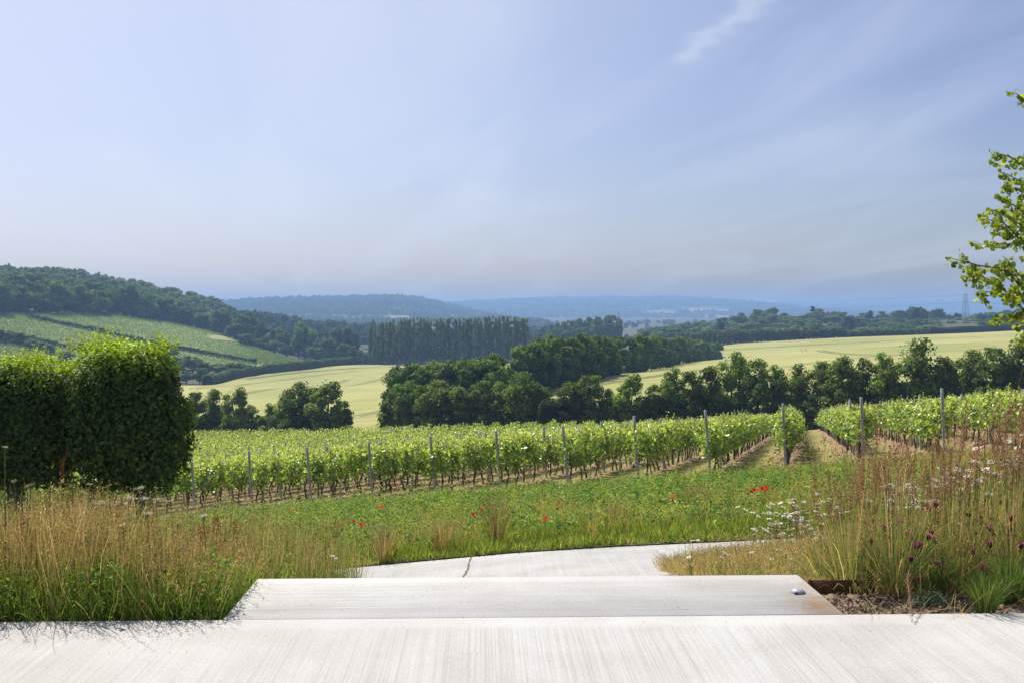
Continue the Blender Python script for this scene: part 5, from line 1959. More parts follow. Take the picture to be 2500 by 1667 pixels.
rf_ = random.Random(12)
def daisy_meshes(k):
    A = Acc(); petal_ring(16, .006, .026, .009, .003, (.80, .80, .76), A, rf_, droop=.004)
    pe_ = A.mesh('petals', M_petal)
    V, Q = dome(.0085, .006, 8, 3)
    A = Acc(); A.add(V, Q, (.72, .42, .03)); ce = A.mesh('centre', M_petal, True)
    return pe_, ce
def stem_mesh(h, lean, w=.0022, col=(.14, .19, .05), leaves=5, seed=0, name='stem'):
    r = np.random.default_rng(seed); A = Acc()
    pts = [(lean[0] * (1 - f_) ** 1.6, lean[1] * (1 - f_) ** 1.6, -h * (1 - f_)) for f_ in (0, .3, .65, 1)]
    V, Q = tube(pts, w, 4); A.add(V, Q, col)
    if leaves:
        f_ = r.uniform(.1, .7, leaves)
        pos = np.stack([np.interp(f_, [0, .3, .65, 1], [p[j] for p in pts]) for j in range(3)], 1)
        dd = np.stack([r.normal(0, 1, leaves), r.normal(0, 1, leaves), r.uniform(.2, .9, leaves)], 1)
        dd = unit(dd)
        L = r.uniform(.03, .07, leaves)
        V, Q = cards(pos + dd * L[:, None] * .5, r.normal(0, 1, (leaves, 3)), L, r, .22, along=dd)
        A.add(V, Q, col)
    return A.mesh(name, M_grass)


dproto = [daisy_meshes(k) for k in range(3)]
dstems = {}
def stem_for(h, seed):
    key = (round(h * 10), seed % 3)
    if key not in dstems: dstems[key] = stem_mesh(key[0] / 10, (rf_.uniform(-.06, .06), rf_.uniform(-.06, .06)), seed=key[0] * 7 + key[1])
    return dstems[key]


def daisy(x, y, zg, h, lab, grp, sc=1.0, tilt=None):
    t = empty('daisy', (x, y, zg + h)); tag(t, lab, 'daisy', grp)
    k = rf_.randrange(3)
    tx_, ty_ = tilt or (rf_.uniform(-.4, .4), rf_.uniform(-.4, .4))
    for nm, me in (('petals', dproto[k][0]), ('centre', dproto[k][1])):
        o = obj(nm, me, t); o.scale = (sc,) * 3; o.rotation_euler = (tx_, ty_, rf_.uniform(0, 6))
    obj('stem', stem_for(h, k), t)


# drift by the path, right of centre
def daisy_at(px, py, h, lab, grp, lo, hi, sc=1.0):
    x, y, g = solve(px, py, h, lo, hi)
    z = H - (py - HZ) / F * y
    hh_ = max(.12, z - g)
    daisy(x, y, g, hh_, lab, grp, sc)


rd = random.Random(99)
for k in range(100):
    px = rd.gauss(1930, 58); py = 1262 + rd.gauss(0, 26) + (px - 1930) * -.05
    if not (1800 < px < 2075): continue
    daisy_at(px, py, rd.uniform(.42, .6), 'white ox-eye daisy in the drift on the verge beyond the path', 'daisies in the drift beyond the path', 12.6, 20, 1.45)
for k in range(26):
    px = rd.uniform(1680, 2070); py = rd.uniform(1300, 1392)
    daisy_at(px, py, rd.uniform(.2, .4), 'white daisy with a yellow eye among the dry grass right of the landing slab', 'daisies in the dry grass strip', 8.5, 12, .95)
for k in range(125):
    px = rd.uniform(2280, 2510); py = 1190 - (px - 2270) / 230 * 62 + rd.gauss(0, 24)
    if rd.random() < .25: px = rd.uniform(2160, 2300); py = rd.uniform(1180, 1240)
    daisy_at(px, py, rd.uniform(.5, .72), 'white daisy in the tall drift at the right edge', 'daisies in the tall drift at the right edge', 6.8, 11, 1.3)
for (px, py) in ((745, 1375), (757, 1379), (770, 1382), (788, 1378), (812, 1356), (820, 1362), (817, 1373), (827, 1371), (860, 1376), (871, 1376), (705, 1352), (742, 1362), (795, 1385), (550, 1312), (560, 1305), (580, 1308)):
    daisy_at(px, py, .4, 'small white daisy among green stems left of where the path begins', 'small daisies at the left end of the path', 7.5, 12, .8)
for (px, py) in ((170, 1330), (178, 1330), (350, 1345), (355, 1344), (478, 1335), (300, 1280), (174, 1350), (221, 1352), (224, 1369), (172, 1367)):
    daisy_at(px, py, .4, 'single white meadow daisy in the brown meadow at the left', 'daisies in the left meadow', 5.5, 9, .8)

# poppies
def poppy_proto():
    A = Acc()
    for k in range(4):
        a_ = k * math.pi / 2 + .2
        ca, sa_ = math.cos(a_), math.sin(a_)
        g_ = []
        for (rr_, zz2) in ((.004, 0), (.022, .010), (.040, .026)):
            for w in (-.8, -.25, .25, .8):
                q = rr_ * (1 if abs(w) < .5 else .93)
                g_.append((q * math.cos(w), q * math.sin(w), zz2 + (.004 if k % 2 else 0) + .004 * math.sin(w * 9)))
        V = np.array([(x_ * ca - y_ * sa_, x_ * sa_ + y_ * ca, z_) for x_, y_, z_ in g_])
        Q = np.array([(i * 4 + j, i * 4 + j + 1, (i + 1) * 4 + j + 1, (i + 1) * 4 + j) for i in range(2) for j in range(3)])
        A.add(V, Q, (.78, .035, .015))
    pe_ = A.mesh('petals', M_petal, True)
    A = Acc(); V, Q = dome(.008, .012, 8, 3, .002); A.add(V, Q, (.02, .02, .02))
    return pe_, A.mesh('centre', M_petal, True)


pp_, pc_ = poppy_proto()
pops = [(706, 1247, 'left of the left pair of poppies nearest the vine posts'), (723, 1246, 'right of the left pair of poppies nearest the vine posts'), (621, 1267, 'farthest left poppy, beside the brown meadow'),
        (646, 1270, 'second poppy from the left, beside the brown meadow'), (862, 1274, 'larger poppy, left one of the lower pair'), (883, 1283, 'larger poppy, right one of the lower pair'),
        (922, 1236, 'left one of the crimson pair just under the vine row'), (933, 1239, 'right one of the crimson pair just under the vine row'), (1179, 1243, 'poppy in the top of the tall airy brown tuft'),
        (1154, 1257, 'poppy just left of the tall airy brown tuft'), (1367, 1230, 'lone poppy in the verge at mid picture, the higher one'), (1333, 1268, 'lone poppy in the verge at mid picture, the lower one'),
        (1643, 1215, 'lone poppy left of the cluster of poppies'), (1833, 1203, 'leftmost poppy of the tight right-hand cluster'), (1841, 1200, 'second poppy of the tight right-hand cluster'),
        (1850, 1198, 'third poppy of the tight right-hand cluster'), (1860, 1195, 'fourth poppy of the tight right-hand cluster'), (1866, 1199, 'lowest poppy in the right part of the tight cluster'),
        (1871, 1192, 'rightmost and highest poppy of the tight right-hand cluster')]
for k, (px, py, lab) in enumerate(pops):
    x, y, g = solve(px, py, .42, 14.5, 32)
    z = H - (py - HZ) / F * y
    t = empty('poppy', (x, y, z)); tag(t, 'red poppy: ' + lab, 'poppy', 'poppies in the verge')
    for nm, me in (('petals', pp_), ('centre', pc_)):
        o = obj(nm, me, t); o.rotation_euler = (rf_.uniform(.2, .7), rf_.uniform(-.3, .3), rf_.uniform(0, 6)); o.scale = (1.25,) * 3
    obj('stem', stem_for(max(.2, z - g), k), t)

# ------------------------------------------------------------------ left meadow on the bank
def terr(u, v):
    ca, sa_ = math.cos(TA), math.sin(TA)
    return u * ca - v * sa_, 5.195 + u * sa_ + v * ca


rm = np.random.default_rng(44)


def stems(A, n, u0, u1, v0, v1, h0, h1, cols_, wts, w=(.0022, .004), heads=6, headcol=None, pw=1.0, lean=.085, headsz=(.008, .018), green_base=True, hmod=None, dens=None):
    u = rm.uniform(u0, u1, n); v = v0 + (v1 - v0) * rm.uniform(0, 1, n) ** pw
    if dens is not None:
        k_ = dens(u, v) > rm.uniform(0, 1, n); u, v = u[k_], v[k_]; n = len(u)
    x, y = terr(u, v)
    g = gz(x, y)
    base = np.stack([x, y, g], 1)
    h = rm.uniform(h0, h1, n)
    if hmod is not None: h = h * hmod(u, v)
    tip = base + np.stack([rm.normal(0, lean, n), rm.normal(0, lean, n), h], 1)
    bend = np.stack([rm.normal(0, .028, n), rm.normal(0, .028, n), np.zeros(n)], 1)
    V, Q = blades(base, tip, bend, rm.uniform(w[0], w[1], n), rm)
    c_ = pick(rm, n, cols_, wts) * rm.uniform(.75, 1.25, (n, 1))
    gp_ = smooth_noise(np.random.default_rng(29), x, y, .9, 3) + rm.normal(0, .35, n) > .85
    c_[gp_] = pick(rm, gp_.sum(), [(.20, .30, .06), (.28, .34, .09), (.15, .24, .05)], [3, 2, 2])
    dk_ = rm.random(n) < .10; c_[dk_] *= .5
    C = np.repeat(c_, 8, 0).reshape(n, 8, 3)
    if green_base:
        C[:, :4] = C[:, :4] * .5 + np.array((.16, .24, .045)) * .5
    A.add(V, Q, C.reshape(-1, 3))
    if heads:
        ti = np.repeat(np.arange(n), heads)
        f_ = rm.uniform(.74, 1.03, n * heads)
        pos = base[ti] + (tip[ti] - base[ti]) * f_[:, None] + bend[ti] * (1 - f_[:, None]) + rm.normal(0, .006, (n * heads, 3))
        al = (tip - base)[ti] + rm.normal(0, .15, (n * heads, 3))
        V, Q = cards(pos, rm.normal(0, 1, (n * heads, 3)), rm.uniform(headsz[0], headsz[1], n * heads), rm, .4, along=al)
        hc_ = c_[ti] * .95 if headcol is None else pick(rm, n * heads, headcol, [1] * len(headcol))
        A.add(V, Q, np.repeat(hc_ * rm.uniform(.7, 1.2, (n * heads, 1)), 4, 0))


straw = [(.50, .345, .16), (.42, .27, .135), (.58, .45, .23), (.28, .31, .09), (.36, .21, .11)]
A = Acc()
hm = lambda u, v: np.clip(1.0 + .12 * np.sin(u * 2.1) + .1 * np.sin(u * 5.3 + v * 3), .6, 1.4) * np.interp(u, [-4, -2.6, -1.9, -1.5], [1.0, 1.0, .75, .5])
stems(A, 11500, -6.2, -1.54, .03, 1.6, .33, .62, straw, [4, 4, 3, 2, 2], heads=6, hmod=hm)
stems(A, 11500, -7.5, -1.56, 1.2, 6.6, .45, .84, straw, [4, 3, 4, 3, 1], heads=5, w=(.003, .005), headsz=(.010, .022), hmod=lambda u, v: np.interp(u, [-3, -1.6], [1, .85]))
# greener patch right of the hornbeam trunk
stems(A, 3000, -4.2, -1.56, 1.0, 6.4, .42, .8, [(.13, .20, .05), (.17, .22, .07), (.24, .25, .09)], [3, 2, 2], heads=4, w=(.003, .005))
tag(obj('meadow_stems', A.mesh('meadow_stems', M_grass)), 'tall brown seeding meadow grass filling the left bed beside the pale terrace', 'grass', kind='stuff')
A = Acc()
# basal green blades and leaves
stems(A, 16000, -6.0, -1.52, .015, 1.5, .08, .27, [(.15, .25, .04), (.22, .31, .055), (.10, .17, .035), (.33, .30, .10)], [4, 3, 3, 1], heads=0, w=(.003, .007), lean=.07, green_base=False)
stems(A, 11000, -7.5, -1.54, 1.3, 6.6, .10, .34, [(.10, .16, .03), (.15, .21, .045), (.25, .20, .08)], [4, 3, 2], heads=0, w=(.004, .009), lean=.08, green_base=False)
n = 40000
u = rm.uniform(-6, -1.52, n); v = rm.uniform(0, 1, n) ** 1.3 * 2.2 + .015
lf = smooth_noise(np.random.default_rng(19), u, v, .5, 3)
k_ = lf + rm.normal(0, .3, n) > .0; u, v = u[k_], v[k_]; n = len(u)
x, y = terr(u, v)
pos = np.stack([x, y, gz(x, y) + rm.uniform(0, 1, n) ** 1.2 * (.22 + .13 * lf[k_].clip(0, 1))], 1)
V, Q = leaves6(pos, rm.normal(0, .6, (n, 3)) + np.array((0, -.2, .8)), rm.uniform(.012, .034, n), rm, .6)
c_ = pick(rm, n, [(.12, .23, .04), (.18, .31, .04), (.08, .14, .04), (.26, .37, .06)], [4, 3, 2, 2])
A.add(V, Q, np.repeat(c_ * rm.uniform(.7, 1.3, (n, 1)), 6, 0))
tag(obj('meadow_leaves', A.mesh('meadow_leaves', M_leaf)), 'low green leaves and blades at the foot of the left meadow', 'ground cover', kind='stuff')

# stray stems leaning out over the terrace edge
A = Acc()
n = 160
u = np.concatenate([rm.uniform(-6, -1.6, 90), rm.uniform(1.9, 4.5, 70)]); v = rm.uniform(.01, .12, n)
x, y = terr(u, v); base = np.stack([x, y, np.full(n, -.02)], 1)
tip = base + np.stack([rm.normal(.05, .12, n), rm.uniform(-.22, -.02, n), rm.uniform(.04, .22, n)], 1)
V, Q = blades(base, tip, np.stack([np.zeros(n), np.zeros(n), rm.uniform(0, .05, n)], 1), rm.uniform(.002, .004, n), rm)
A.add(V, Q, np.repeat(pick(rm, n, straw, [3, 3, 3, 4, 1]), 8, 0))
tag(obj('edge_stems', A.mesh('edge_stems', M_grass)), 'stray grass stems leaning out over the terrace edge', 'grass', kind='stuff')

# dock seed heads, rusty
def dock_proto(seed, h=.62):
    r = np.random.default_rng(seed); A = Acc()
    pts = [(0, 0, -.02), (.01, 0, h * .5), (r.normal(0, .02), 0, h)]
    V, Q = tube(pts, [.004, .003, .0015], 4); A.add(V, Q, (.30, .11, .05))
    st = A.mesh('stem', M_grass)
    A = Acc(); n_ = 620
    f_ = r.uniform(.42, 1.0, n_); w_ = .035 * (1.1 - f_) / .6 + .006
    pos = np.stack([.01 + r.normal(0, 1, n_) * w_, r.normal(0, 1, n_) * w_, f_ * h + r.normal(0, .01, n_)], 1)
    V, Q = cards(pos, r.normal(0, 1, (n_, 3)), r.uniform(.007, .015, n_), r, .8)
    A.add(V, Q, np.repeat(vary(r, n_, (.28, .085, .035), .3, .1), 4, 0))
    return st, A.mesh('seed_head', M_grass)


dk = [dock_proto(k) for k in range(3)]
for k, (px, py, h, lab) in enumerate(((525, 1262, .62, 'tallest rusty dock seed spike beside the green stems left of the verge'), (571, 1272, .6, 'slender rusty dock seed spike, rightmost of the three above the slab corner'),
                                      (490, 1288, .5, 'short pinkish-brown dock seed spike, left of the tall rusty one'), (62, 1270, .5, 'small red dock spike near the left hornbeam trunk'), (286, 1238, .62, 'red dock spike below the big hornbeam crown'))):
    x, y, g = solve(px, py, h, 6.2, 12)
    t = empty('dock_plant', (x, y, g), k); tag(t, lab, 'dock plant', 'dock seed spikes')
    t.scale = (1.15, 1.15, max(.3, (H - (py - HZ) / F * y - g)) / .62)
    obj('stem', dk[k % 3][0], t); obj('seed_head', dk[k % 3][1], t)

# umbels and round seed heads above the meadow
def umbel_mesh(seed, rad=.035, col=(.62, .64, .5)):
    r = np.random.default_rng(seed); A = Acc()
    for k in range(16):
        a_ = r.uniform(0, 6.28); q = rad * math.sqrt(r.uniform(0, 1))
        e = (q * math.cos(a_), q * math.sin(a_), .0)
        V, Q = tube([(0, 0, -.03), (e[0], e[1], -.002)], .0009, 3); A.add(V, Q, (.2, .26, .1))
        n_ = 9
        pos = np.array(e) + r.normal(0, .005, (n_, 3))
        V, Q = cards(pos, r.normal(0, .3, (n_, 3)) + np.array((0, 0, 1)), .006, r, .9)
        A.add(V, Q, np.asarray(col) * r.uniform(.8, 1.1))
    return A.mesh('flower_head', M_petal)


um = [umbel_mesh(1), umbel_mesh(2, .03, (.7, .7, .64)), umbel_mesh(3, .026, (.40, .26, .12))]
tall_ = {}
def tall_stem(h, seed, col=(.17, .22, .09)):
    key = (round(h * 20), seed)
    if key not in tall_: tall_[key] = stem_mesh(key[0] / 20, (rf_.uniform(-.1, .1), rf_.uniform(-.05, .1)), .003, col, 14, key[0] + seed)
    return tall_[key]
for (px, py, k, s, lab) in ((340, 1190, 0, 1.1, 'pale green umbel on a tall stem right in front of the hornbeam trunk'), (353, 1215, 1, 1.0, 'white yarrow-like head just right of the hornbeam trunk'),
                            (331, 1216, 1, .8, 'small white umbel just left of the hornbeam trunk'), (313, 1213, 1, 1.1, 'flat white umbel, highest of the group below the hornbeam crown'), (252, 1225, 1, 1.2, 'wide flat white umbel below the middle of the hornbeam crown'),
                            (265, 1229, 1, 1.0, 'white umbel touching the wide flat one on its right'), (236, 1228, 1, .9, 'white umbel at the left of the wide flat one'), (210, 1250, 1, .8, 'faded white umbel low in the meadow'),
                            (266, 1184, 2, .8, 'tall brown daisy seed head on a long bare stem'), (65, 1187, 2, .8, 'brown seed head near the left trunk, left of two'), (75, 1183, 2, .8, 'brown seed head near the left trunk, right of two'),
                            (35, 1174, 2, .8, 'brown seed head beside the left trunk top'), (220, 1181, 0, .6, 'green bud head on a branched stem below the crown'), (384, 1220, 0, .8, 'greenish umbel right of the trunk on a leafy stem'),
                            (417, 1222, 0, .8, 'greenish umbel on the tall green plant right of the trunk'), (360, 1252, 1, 1.1, 'off-white yarrow head low beside the trunk'), (296, 1281, 2, .9, 'pale faded daisy head in mid meadow'),
                            (12, 1090, 0, .8, 'green flower head on the tallest stem at the left edge'), (434, 1279, 2, .8, 'dull brown head among green stems'), (497, 1258, 1, .9, 'white umbel among green leaves above the dock spikes')):
    h_ = .72 if py < 1240 else .5
    x, y, g = solve(px, py, h_, 5.6, 10)
    z = H - (py - HZ) / F * y
    t = empty('umbel_plant' if k < 2 else 'seed_head_plant', (x, y, z)); tag(t, lab, 'flower', 'umbels and seed heads in the left meadow')
    s *= .62 if px < 30 else .85
    o = obj('flower_head', um[k], t); o.scale = (s,) * 3; o.rotation_euler = (rf_.uniform(-.3, .3), rf_.uniform(-.3, .3), rf_.uniform(0, 6))
    obj('stem', tall_stem(max(.3, z - g), rf_.randrange(3), (.17, .22, .09) if k < 2 else (.30, .17, .08)), t)
# rusty bare branched stem in front of the crown
A = Acc()
x, y, g = solve(150, 1105, 1.05, 5.8, 9)
z = H - (1105 - HZ) / F * y - g
r_ = np.random.default_rng(3)
pts = [np.array((0, 0, 0.)), np.array((.02, 0, z * .45)), np.array((0, 0, z * .8)), np.array((-.015, 0, z))]
V, Q = tube(pts, [.004, .0035, .0028, .001], 4); A.add(V, Q, (.34, .12, .05))
for k in range(12):
    f_ = r_.uniform(.55, .95); b_ = np.array((0, 0, z * f_)); e = b_ + np.array((r_.normal(0, .03), r_.normal(0, .03), r_.uniform(.05, .13)))
    V, Q = tube([b_, (b_ + e) / 2 + np.array((.008, 0, 0)), e], [.002, .002, .001], 3); A.add(V, Q, (.34, .12, .05))
o = obj('rusty_stem', A.mesh('rusty_stem', M_grass)); o.location = (x, y, g)
tag(o, 'tall rusty bare branched stem standing against the dark hornbeam crown at the left', 'dry stem')
# clover heads and orange flowers low in the left meadow
def pompom(seed, rad, cols_):
    r = np.random.default_rng(seed); n_ = 60; d = rdir(r, n_); A = Acc()
    V, Q = cards(d * rad * .8, np.cross(d, rdir(r, n_)), rad * .9, r, .4, along=d)
    A.add(V, Q, np.repeat(pick(r, n_, cols_, [1] * len(cols_)), 4, 0))
    return A.mesh('flower_head', M_petal)
clov = pompom(3, .011, [(.42, .20, .42), (.55, .30, .5)])
oran = pompom(4, .013, [(.75, .38, .05), (.8, .5, .12), (.6, .42, .25)])
for (px, py, m_, lab) in ((332, 1493, 0, 'pink clover head lowest, close to the terrace edge'), (192, 1460, 0, 'mauve clover head low in the left meadow, left of centre'), (290, 1467, 0, 'mauve clover head above the lowest pink one'),
                          (283, 1474, 0, 'mauve clover head just left of the lowest pink group'), (384, 1462, 0, 'pale pink clover head toward the slab corner'), (332, 1372, 0, 'purple clover head above the pale faded daisy'),
                          (56, 1393, 0, 'purple clover head at far left, upper of two'), (57, 1405, 0, 'purple clover head at far left, lower of two'), (264, 1415, 0, 'mauve clover head in mid meadow'), (315, 1411, 0, 'mauve clover head right of the mid meadow one'),
                          (405, 1371, 0, 'lilac clover head high in the meadow near the slab side'), (576, 1413, 0, 'small mauve clover head beside the slab corner'), (20, 1438, 0, 'mauve clover head at the left edge by the orange flower'),
                          (10, 1436, 1, 'orange flower at the left photo edge'), (22, 1385, 1, 'pale yellow flower near the left edge, upper'), (68, 1262, 1, 'yellow flower near the left trunk, left'), (50, 1274, 1, 'yellow flower near the left trunk, lower'),
                          (125, 1268, 1, 'yellow-brown flower right of the left trunk'), (86, 1288, 1, 'cream faded flower below the left trunk'), (58, 1340, 1, 'tan flower cluster at far left'), (19, 1346, 1, 'tan flower at the left edge')):
    x, y, g = solve(px, py, .25 if py > 1400 else .42, 5.3, 9)
    z = H - (py - HZ) / F * y
    t = empty('clover' if m_ == 0 else 'hawkbit', (x, y, z)); tag(t, lab, 'flower', 'small flowers in the left meadow')
    o = obj('flower_head', oran if m_ else clov, t)
    obj('stem', stem_for(max(.08, z - g), 1), t)

# ------------------------------------------------------------------ right bed: soil, dry strip, reed grasses, pinks
rs = np.random.default_rng(66)
uu = np.linspace(1.762, 6.5, 240); vv = np.linspace(.002, 1.6, 90)
U, VV = np.meshgrid(uu, vv)
X, Y = terr(U, VV)
Zb = gz(X, Y)
lump = smooth_noise(np.random.default_rng(5), X, Y, .35, 4)
edge = sstep(0, .12, VV) * sstep(1.762, 1.85, U)
Zs = Zb - .03 + (.012 * lump + rs.uniform(0, .018, U.shape)) * edge
Zs = np.where(U < 2.6, np.minimum(Zs, -.03), Zs)
tag(obj('soil', grid_mesh('soil', X, Y, Zs, M_soil, smooth=False)), kind='structure')
n = 11000
u = rs.uniform(1.80, 5.5, n); v = rs.uniform(.03, 1.1, n) ** 1.0
x, y = terr(u, v)
sz = np.exp(rs.normal(-5.35, .5, n)).clip(.002, .018)
pos = np.stack([x, y, gz(x, y) - .015 + sz * .3], 1)
tag(obj('soil_clods', clod_mesh('soil_clods', n, pos, sz, M_soil, rs)), 'crumbly brown soil clods along the terrace edge at the right', 'soil', kind='stuff')

rm = np.random.default_rng(88)
A = Acc()
# dry strip right of the steps, bases hidden behind the slab
def hs(u, v):
    x_, y_ = terr(u, v)
    return np.interp(1250 + F * x_ / y_, [1650, 1720, 2000, 2120, 2500], [.34, .42, .50, .90, 1.15]) * np.where((x_ < 3) & (v < 2.4), np.interp(v, [.8, 2.4], [.42, 1]), 1)
stems(A, 10500, 1.785, 5.2, .82, 6.05, .28, .56, [(.60, .43, .20), (.50, .34, .16), (.64, .50, .26), (.30, .33, .10)], [4, 3, 3, 2], heads=5, w=(.0028, .005), headsz=(.009, .02), hmod=hs, green_base=False)
stems(A, 7500, 2.3, 7.5, 1.3, 6.1, .28, .60, [(.60, .45, .22), (.50, .34, .17), (.30, .32, .10), (.22, .27, .08)], [4, 4, 3, 2], heads=4, w=(.003, .005), headsz=(.009, .02), hmod=hs)
stems(A, 7000, 2.0, 7.0, .9, 6.0, .12, .34, [(.16, .24, .05), (.26, .31, .08), (.52, .41, .20)], [2, 3, 4], heads=0, w=(.004, .008), green_base=False, hmod=hs)
stems(A, 2600, 1.775, 2.9, .80, 3.2, .07, .17, [(.50, .38, .18), (.30, .34, .10), (.20, .28, .07)], [3, 2, 2], heads=0, w=(.004, .008), green_base=False, lean=.09)
stems(A, 6500, 1.82, 3.6, 3.4, 6.0, .11, .25, [(.60, .43, .20), (.50, .34, .16), (.64, .50, .26), (.34, .36, .12)], [4, 3, 3, 2], heads=3, w=(.004, .008), green_base=False, hmod=lambda u, v: np.interp(u, [1.82, 2.3], [.7, 1.0]))
stems(A, 650, 1.9, 5.0, 2.6, 6.0, .26, .44, [(.52, .34, .18), (.44, .26, .14), (.62, .48, .26), (.34, .36, .12)], [3, 3, 3, 2], heads=8, w=(.003, .005), green_base=False)
# lower, finer tan grasses between the reed tufts
stems(A, 4600, 2.0, 6.0, .42, 1.8, .18, .50, [(.58, .42, .20), (.48, .32, .15), (.26, .31, .09)], [3, 2, 3], heads=5, w=(.0022, .0038), lean=.09)
tag(obj('dry_bed_grass', A.mesh('dry_bed_grass', M_grass)), 'straw-coloured seeding grass filling the right bed beyond the landing', 'grass', kind='stuff')
# tan meadow continuing beyond, at the far right below the vines
A = Acc()
n = 12000
xx = rm.uniform(5.0, 15.5, n); yy = rm.uniform(12.5, 25, n)
k_ = xx > .32 * yy - 0.5 + rm.normal(0, .5, n)
k_ &= (yy > ypath_far(xx)) | (yy < ypath_near(xx))
xx, yy = xx[k_], yy[k_]; n = len(xx)
g = gz(xx, yy)
base = np.stack([xx, yy, g], 1); h = rm.uniform(.18, .42, n)
tip = base + np.stack([rm.normal(0, .08, n), rm.normal(0, .08, n), h], 1)
V, Q = blades(base, tip, rm.normal(0, .02, (n, 3)), rm.uniform(.006, .011, n), rm)
c_ = pick(rm, n, [(.54, .41, .20), (.44, .32, .16), (.30, .34, .11)], [4, 3, 3])
A.add(V, Q, np.repeat(c_ * rm.uniform(.8, 1.2, (n, 1)), 8, 0))
tag(obj('tan_meadow_grass', A.mesh('tan_meadow_grass', M_grass)), 'tan seeding grass on the slope below the right-hand vines', 'grass', kind='stuff')

# tall feather reed grasses
def reed_proto(seed, h=1.15, nst=46, spread=.20, leanx=0.0):
    r = np.random.default_rng(seed)
    a_ = r.uniform(0, 6.283, nst); rr_ = r.uniform(0, 1, nst) ** .6
    base = np.stack([np.cos(a_) * rr_ * .06, np.sin(a_) * rr_ * .05, np.full(nst, -.03)], 1)
    hh = h * np.clip(r.normal(.86, .13, nst), .5, 1.06)
    tip = base + np.stack([np.cos(a_) * rr_ * spread + leanx * hh + r.normal(0, .03, nst), np.sin(a_) * rr_ * spread * .8, hh], 1)
    bend = np.stack([-np.cos(a_) * .02 - leanx * .12, -np.sin(a_) * .02, np.zeros(nst)], 1)
    S = Acc()
    V, Q = blades(base, tip, bend, r.uniform(.0032, .005, nst), r)
    c_ = pick(r, nst, [(.22, .28, .08), (.38, .34, .14), (.56, .42, .20), (.15, .21, .06)], [3, 3, 4, 2])
    S.add(V, Q, np.repeat(c_, 8, 0))
    stm = S.mesh('stems', M_grass)
    Pm = Acc()
    m_ = 64
    ti = np.repeat(np.arange(nst), m_)
    f_ = r.uniform(0, 1, nst * m_)
    pl = r.uniform(.17, .27, nst)
    d_ = unit(tip - base)
    wdt = .0075 * np.sin(np.clip(f_ * 1.05 + .08, 0, 1) * math.pi) ** .6
    droop = np.stack([leanx * .5 + r.normal(0, .10, nst), np.zeros(nst), np.zeros(nst)], 1)
    pos = tip[ti] + (d_[ti] + droop[ti] * f_[:, None]) * ((f_ - .75) * pl[ti])[:, None] + r.normal(0, 1, (nst * m_, 3)) * wdt[:, None] * .8
    al = d_[ti] + droop[ti] + r.normal(0, .22, (nst * m_, 3))
    V, Q = cards(pos, r.normal(0, 1, (nst * m_, 3)), r.uniform(.010, .019, nst * m_), r, .3, along=al)
    pc = pick(r, nst, [(.27, .11, .085), (.34, .165, .12), (.20, .085, .07), (.42, .26, .17)], [4, 3, 3, 2])
    Pm.add(V, Q, np.repeat(pc[ti] * r.uniform(.75, 1.25, (nst * m_, 1)), 4, 0))
    plm = Pm.mesh('plumes', M_grass)
    L = Acc()
    nl = 80
    a_ = r.uniform(0, 6.283, nl); out = r.uniform(.05, .34, nl)
    base = np.stack([np.cos(a_) * .05, np.sin(a_) * .05, np.full(nl, -.02)], 1)
    hh = r.uniform(.18, .60, nl)
    tip = base + np.stack([np.cos(a_) * out, np.sin(a_) * out, hh], 1)
    V, Q = blades(base, tip, np.stack([-np.cos(a_) * .03, -np.sin(a_) * .03, .10 * out / .3], 1), r.uniform(.004, .008, nl), r)
    c_ = pick(r, nl, [(.16, .25, .06), (.26, .32, .09), (.58, .45, .22), (.11, .18, .05)], [3, 3, 5, 2])
    L.add(V, Q, np.repeat(c_, 8, 0))
    # dead brown leaves at the foot
    nb = 95; a_ = r.uniform(0, 6.283, nb); out = r.uniform(.08, .28, nb)
    base = np.stack([np.cos(a_) * .05, np.sin(a_) * .05, np.full(nb, .0)], 1)
    tip = base + np.stack([np.cos(a_) * out, np.sin(a_) * out, r.uniform(-.02, .14, nb)], 1)
    V, Q = blades(base, tip, np.stack([np.zeros(nb), np.zeros(nb), r.uniform(.05, .14, nb)], 1), .005, r)
    L.add(V, Q, (.40, .29, .14))
    return stm, plm, L.mesh('leaves', M_grass)


reeds = [reed_proto(1), reed_proto(2, leanx=.06), reed_proto(3, spread=.26), reed_proto(4, leanx=.22, h=1.2)]
RL = [(2120, 1424, 6.15, .84, 2, 'feather reed grass clump between the first two front clumps, slightly behind them'),
      (2020, 1416, 6.55, .70, 0, 'leftmost and lowest feather reed grass clump, behind the steel edging'),
      (2285, 1418, 6.3, .95, 2, 'feather reed grass clump directly behind the small grey-green herb'),
      (2074, 1436, 5.98, .82, 0, 'first tall feather reed grass clump from the left, rising next to the steel edging'),
      (2183, 1446, 5.86, .92, 2, 'second feather reed grass clump from the left, behind the bare soil'),
      (2250, 1420, 6.20, .90, 1, 'feather reed grass clump set back between the second and third front clumps'),
      (2335, 1432, 6.02, 1.0, 1, 'third front feather reed grass clump, right of the small grey-green herb'),
      (2400, 1418, 6.25, 1.12, 3, 'feather reed grass clump with plumes leaning right, set back behind the front ones'),
      (2478, 1436, 5.95, 1.14, 1, 'large feather reed grass clump at the right edge of the photo'),
      (2545, 1430, 6.0, 1.1, 2, 'feather reed grass clump cut off by the right edge of the photo'),
      (2130, 1405, 6.9, 1.12, 1, 'feather reed grass clump farther back on the bank, behind the first two'),
      (2300, 1400, 7.1, 1.28, 3, 'feather reed grass clump farthest back, with leaning purple plumes'),
      (2445, 1400, 7.0, 1.38, 3, 'feather reed grass clump whose long plumes lean across the vines at the right edge')]
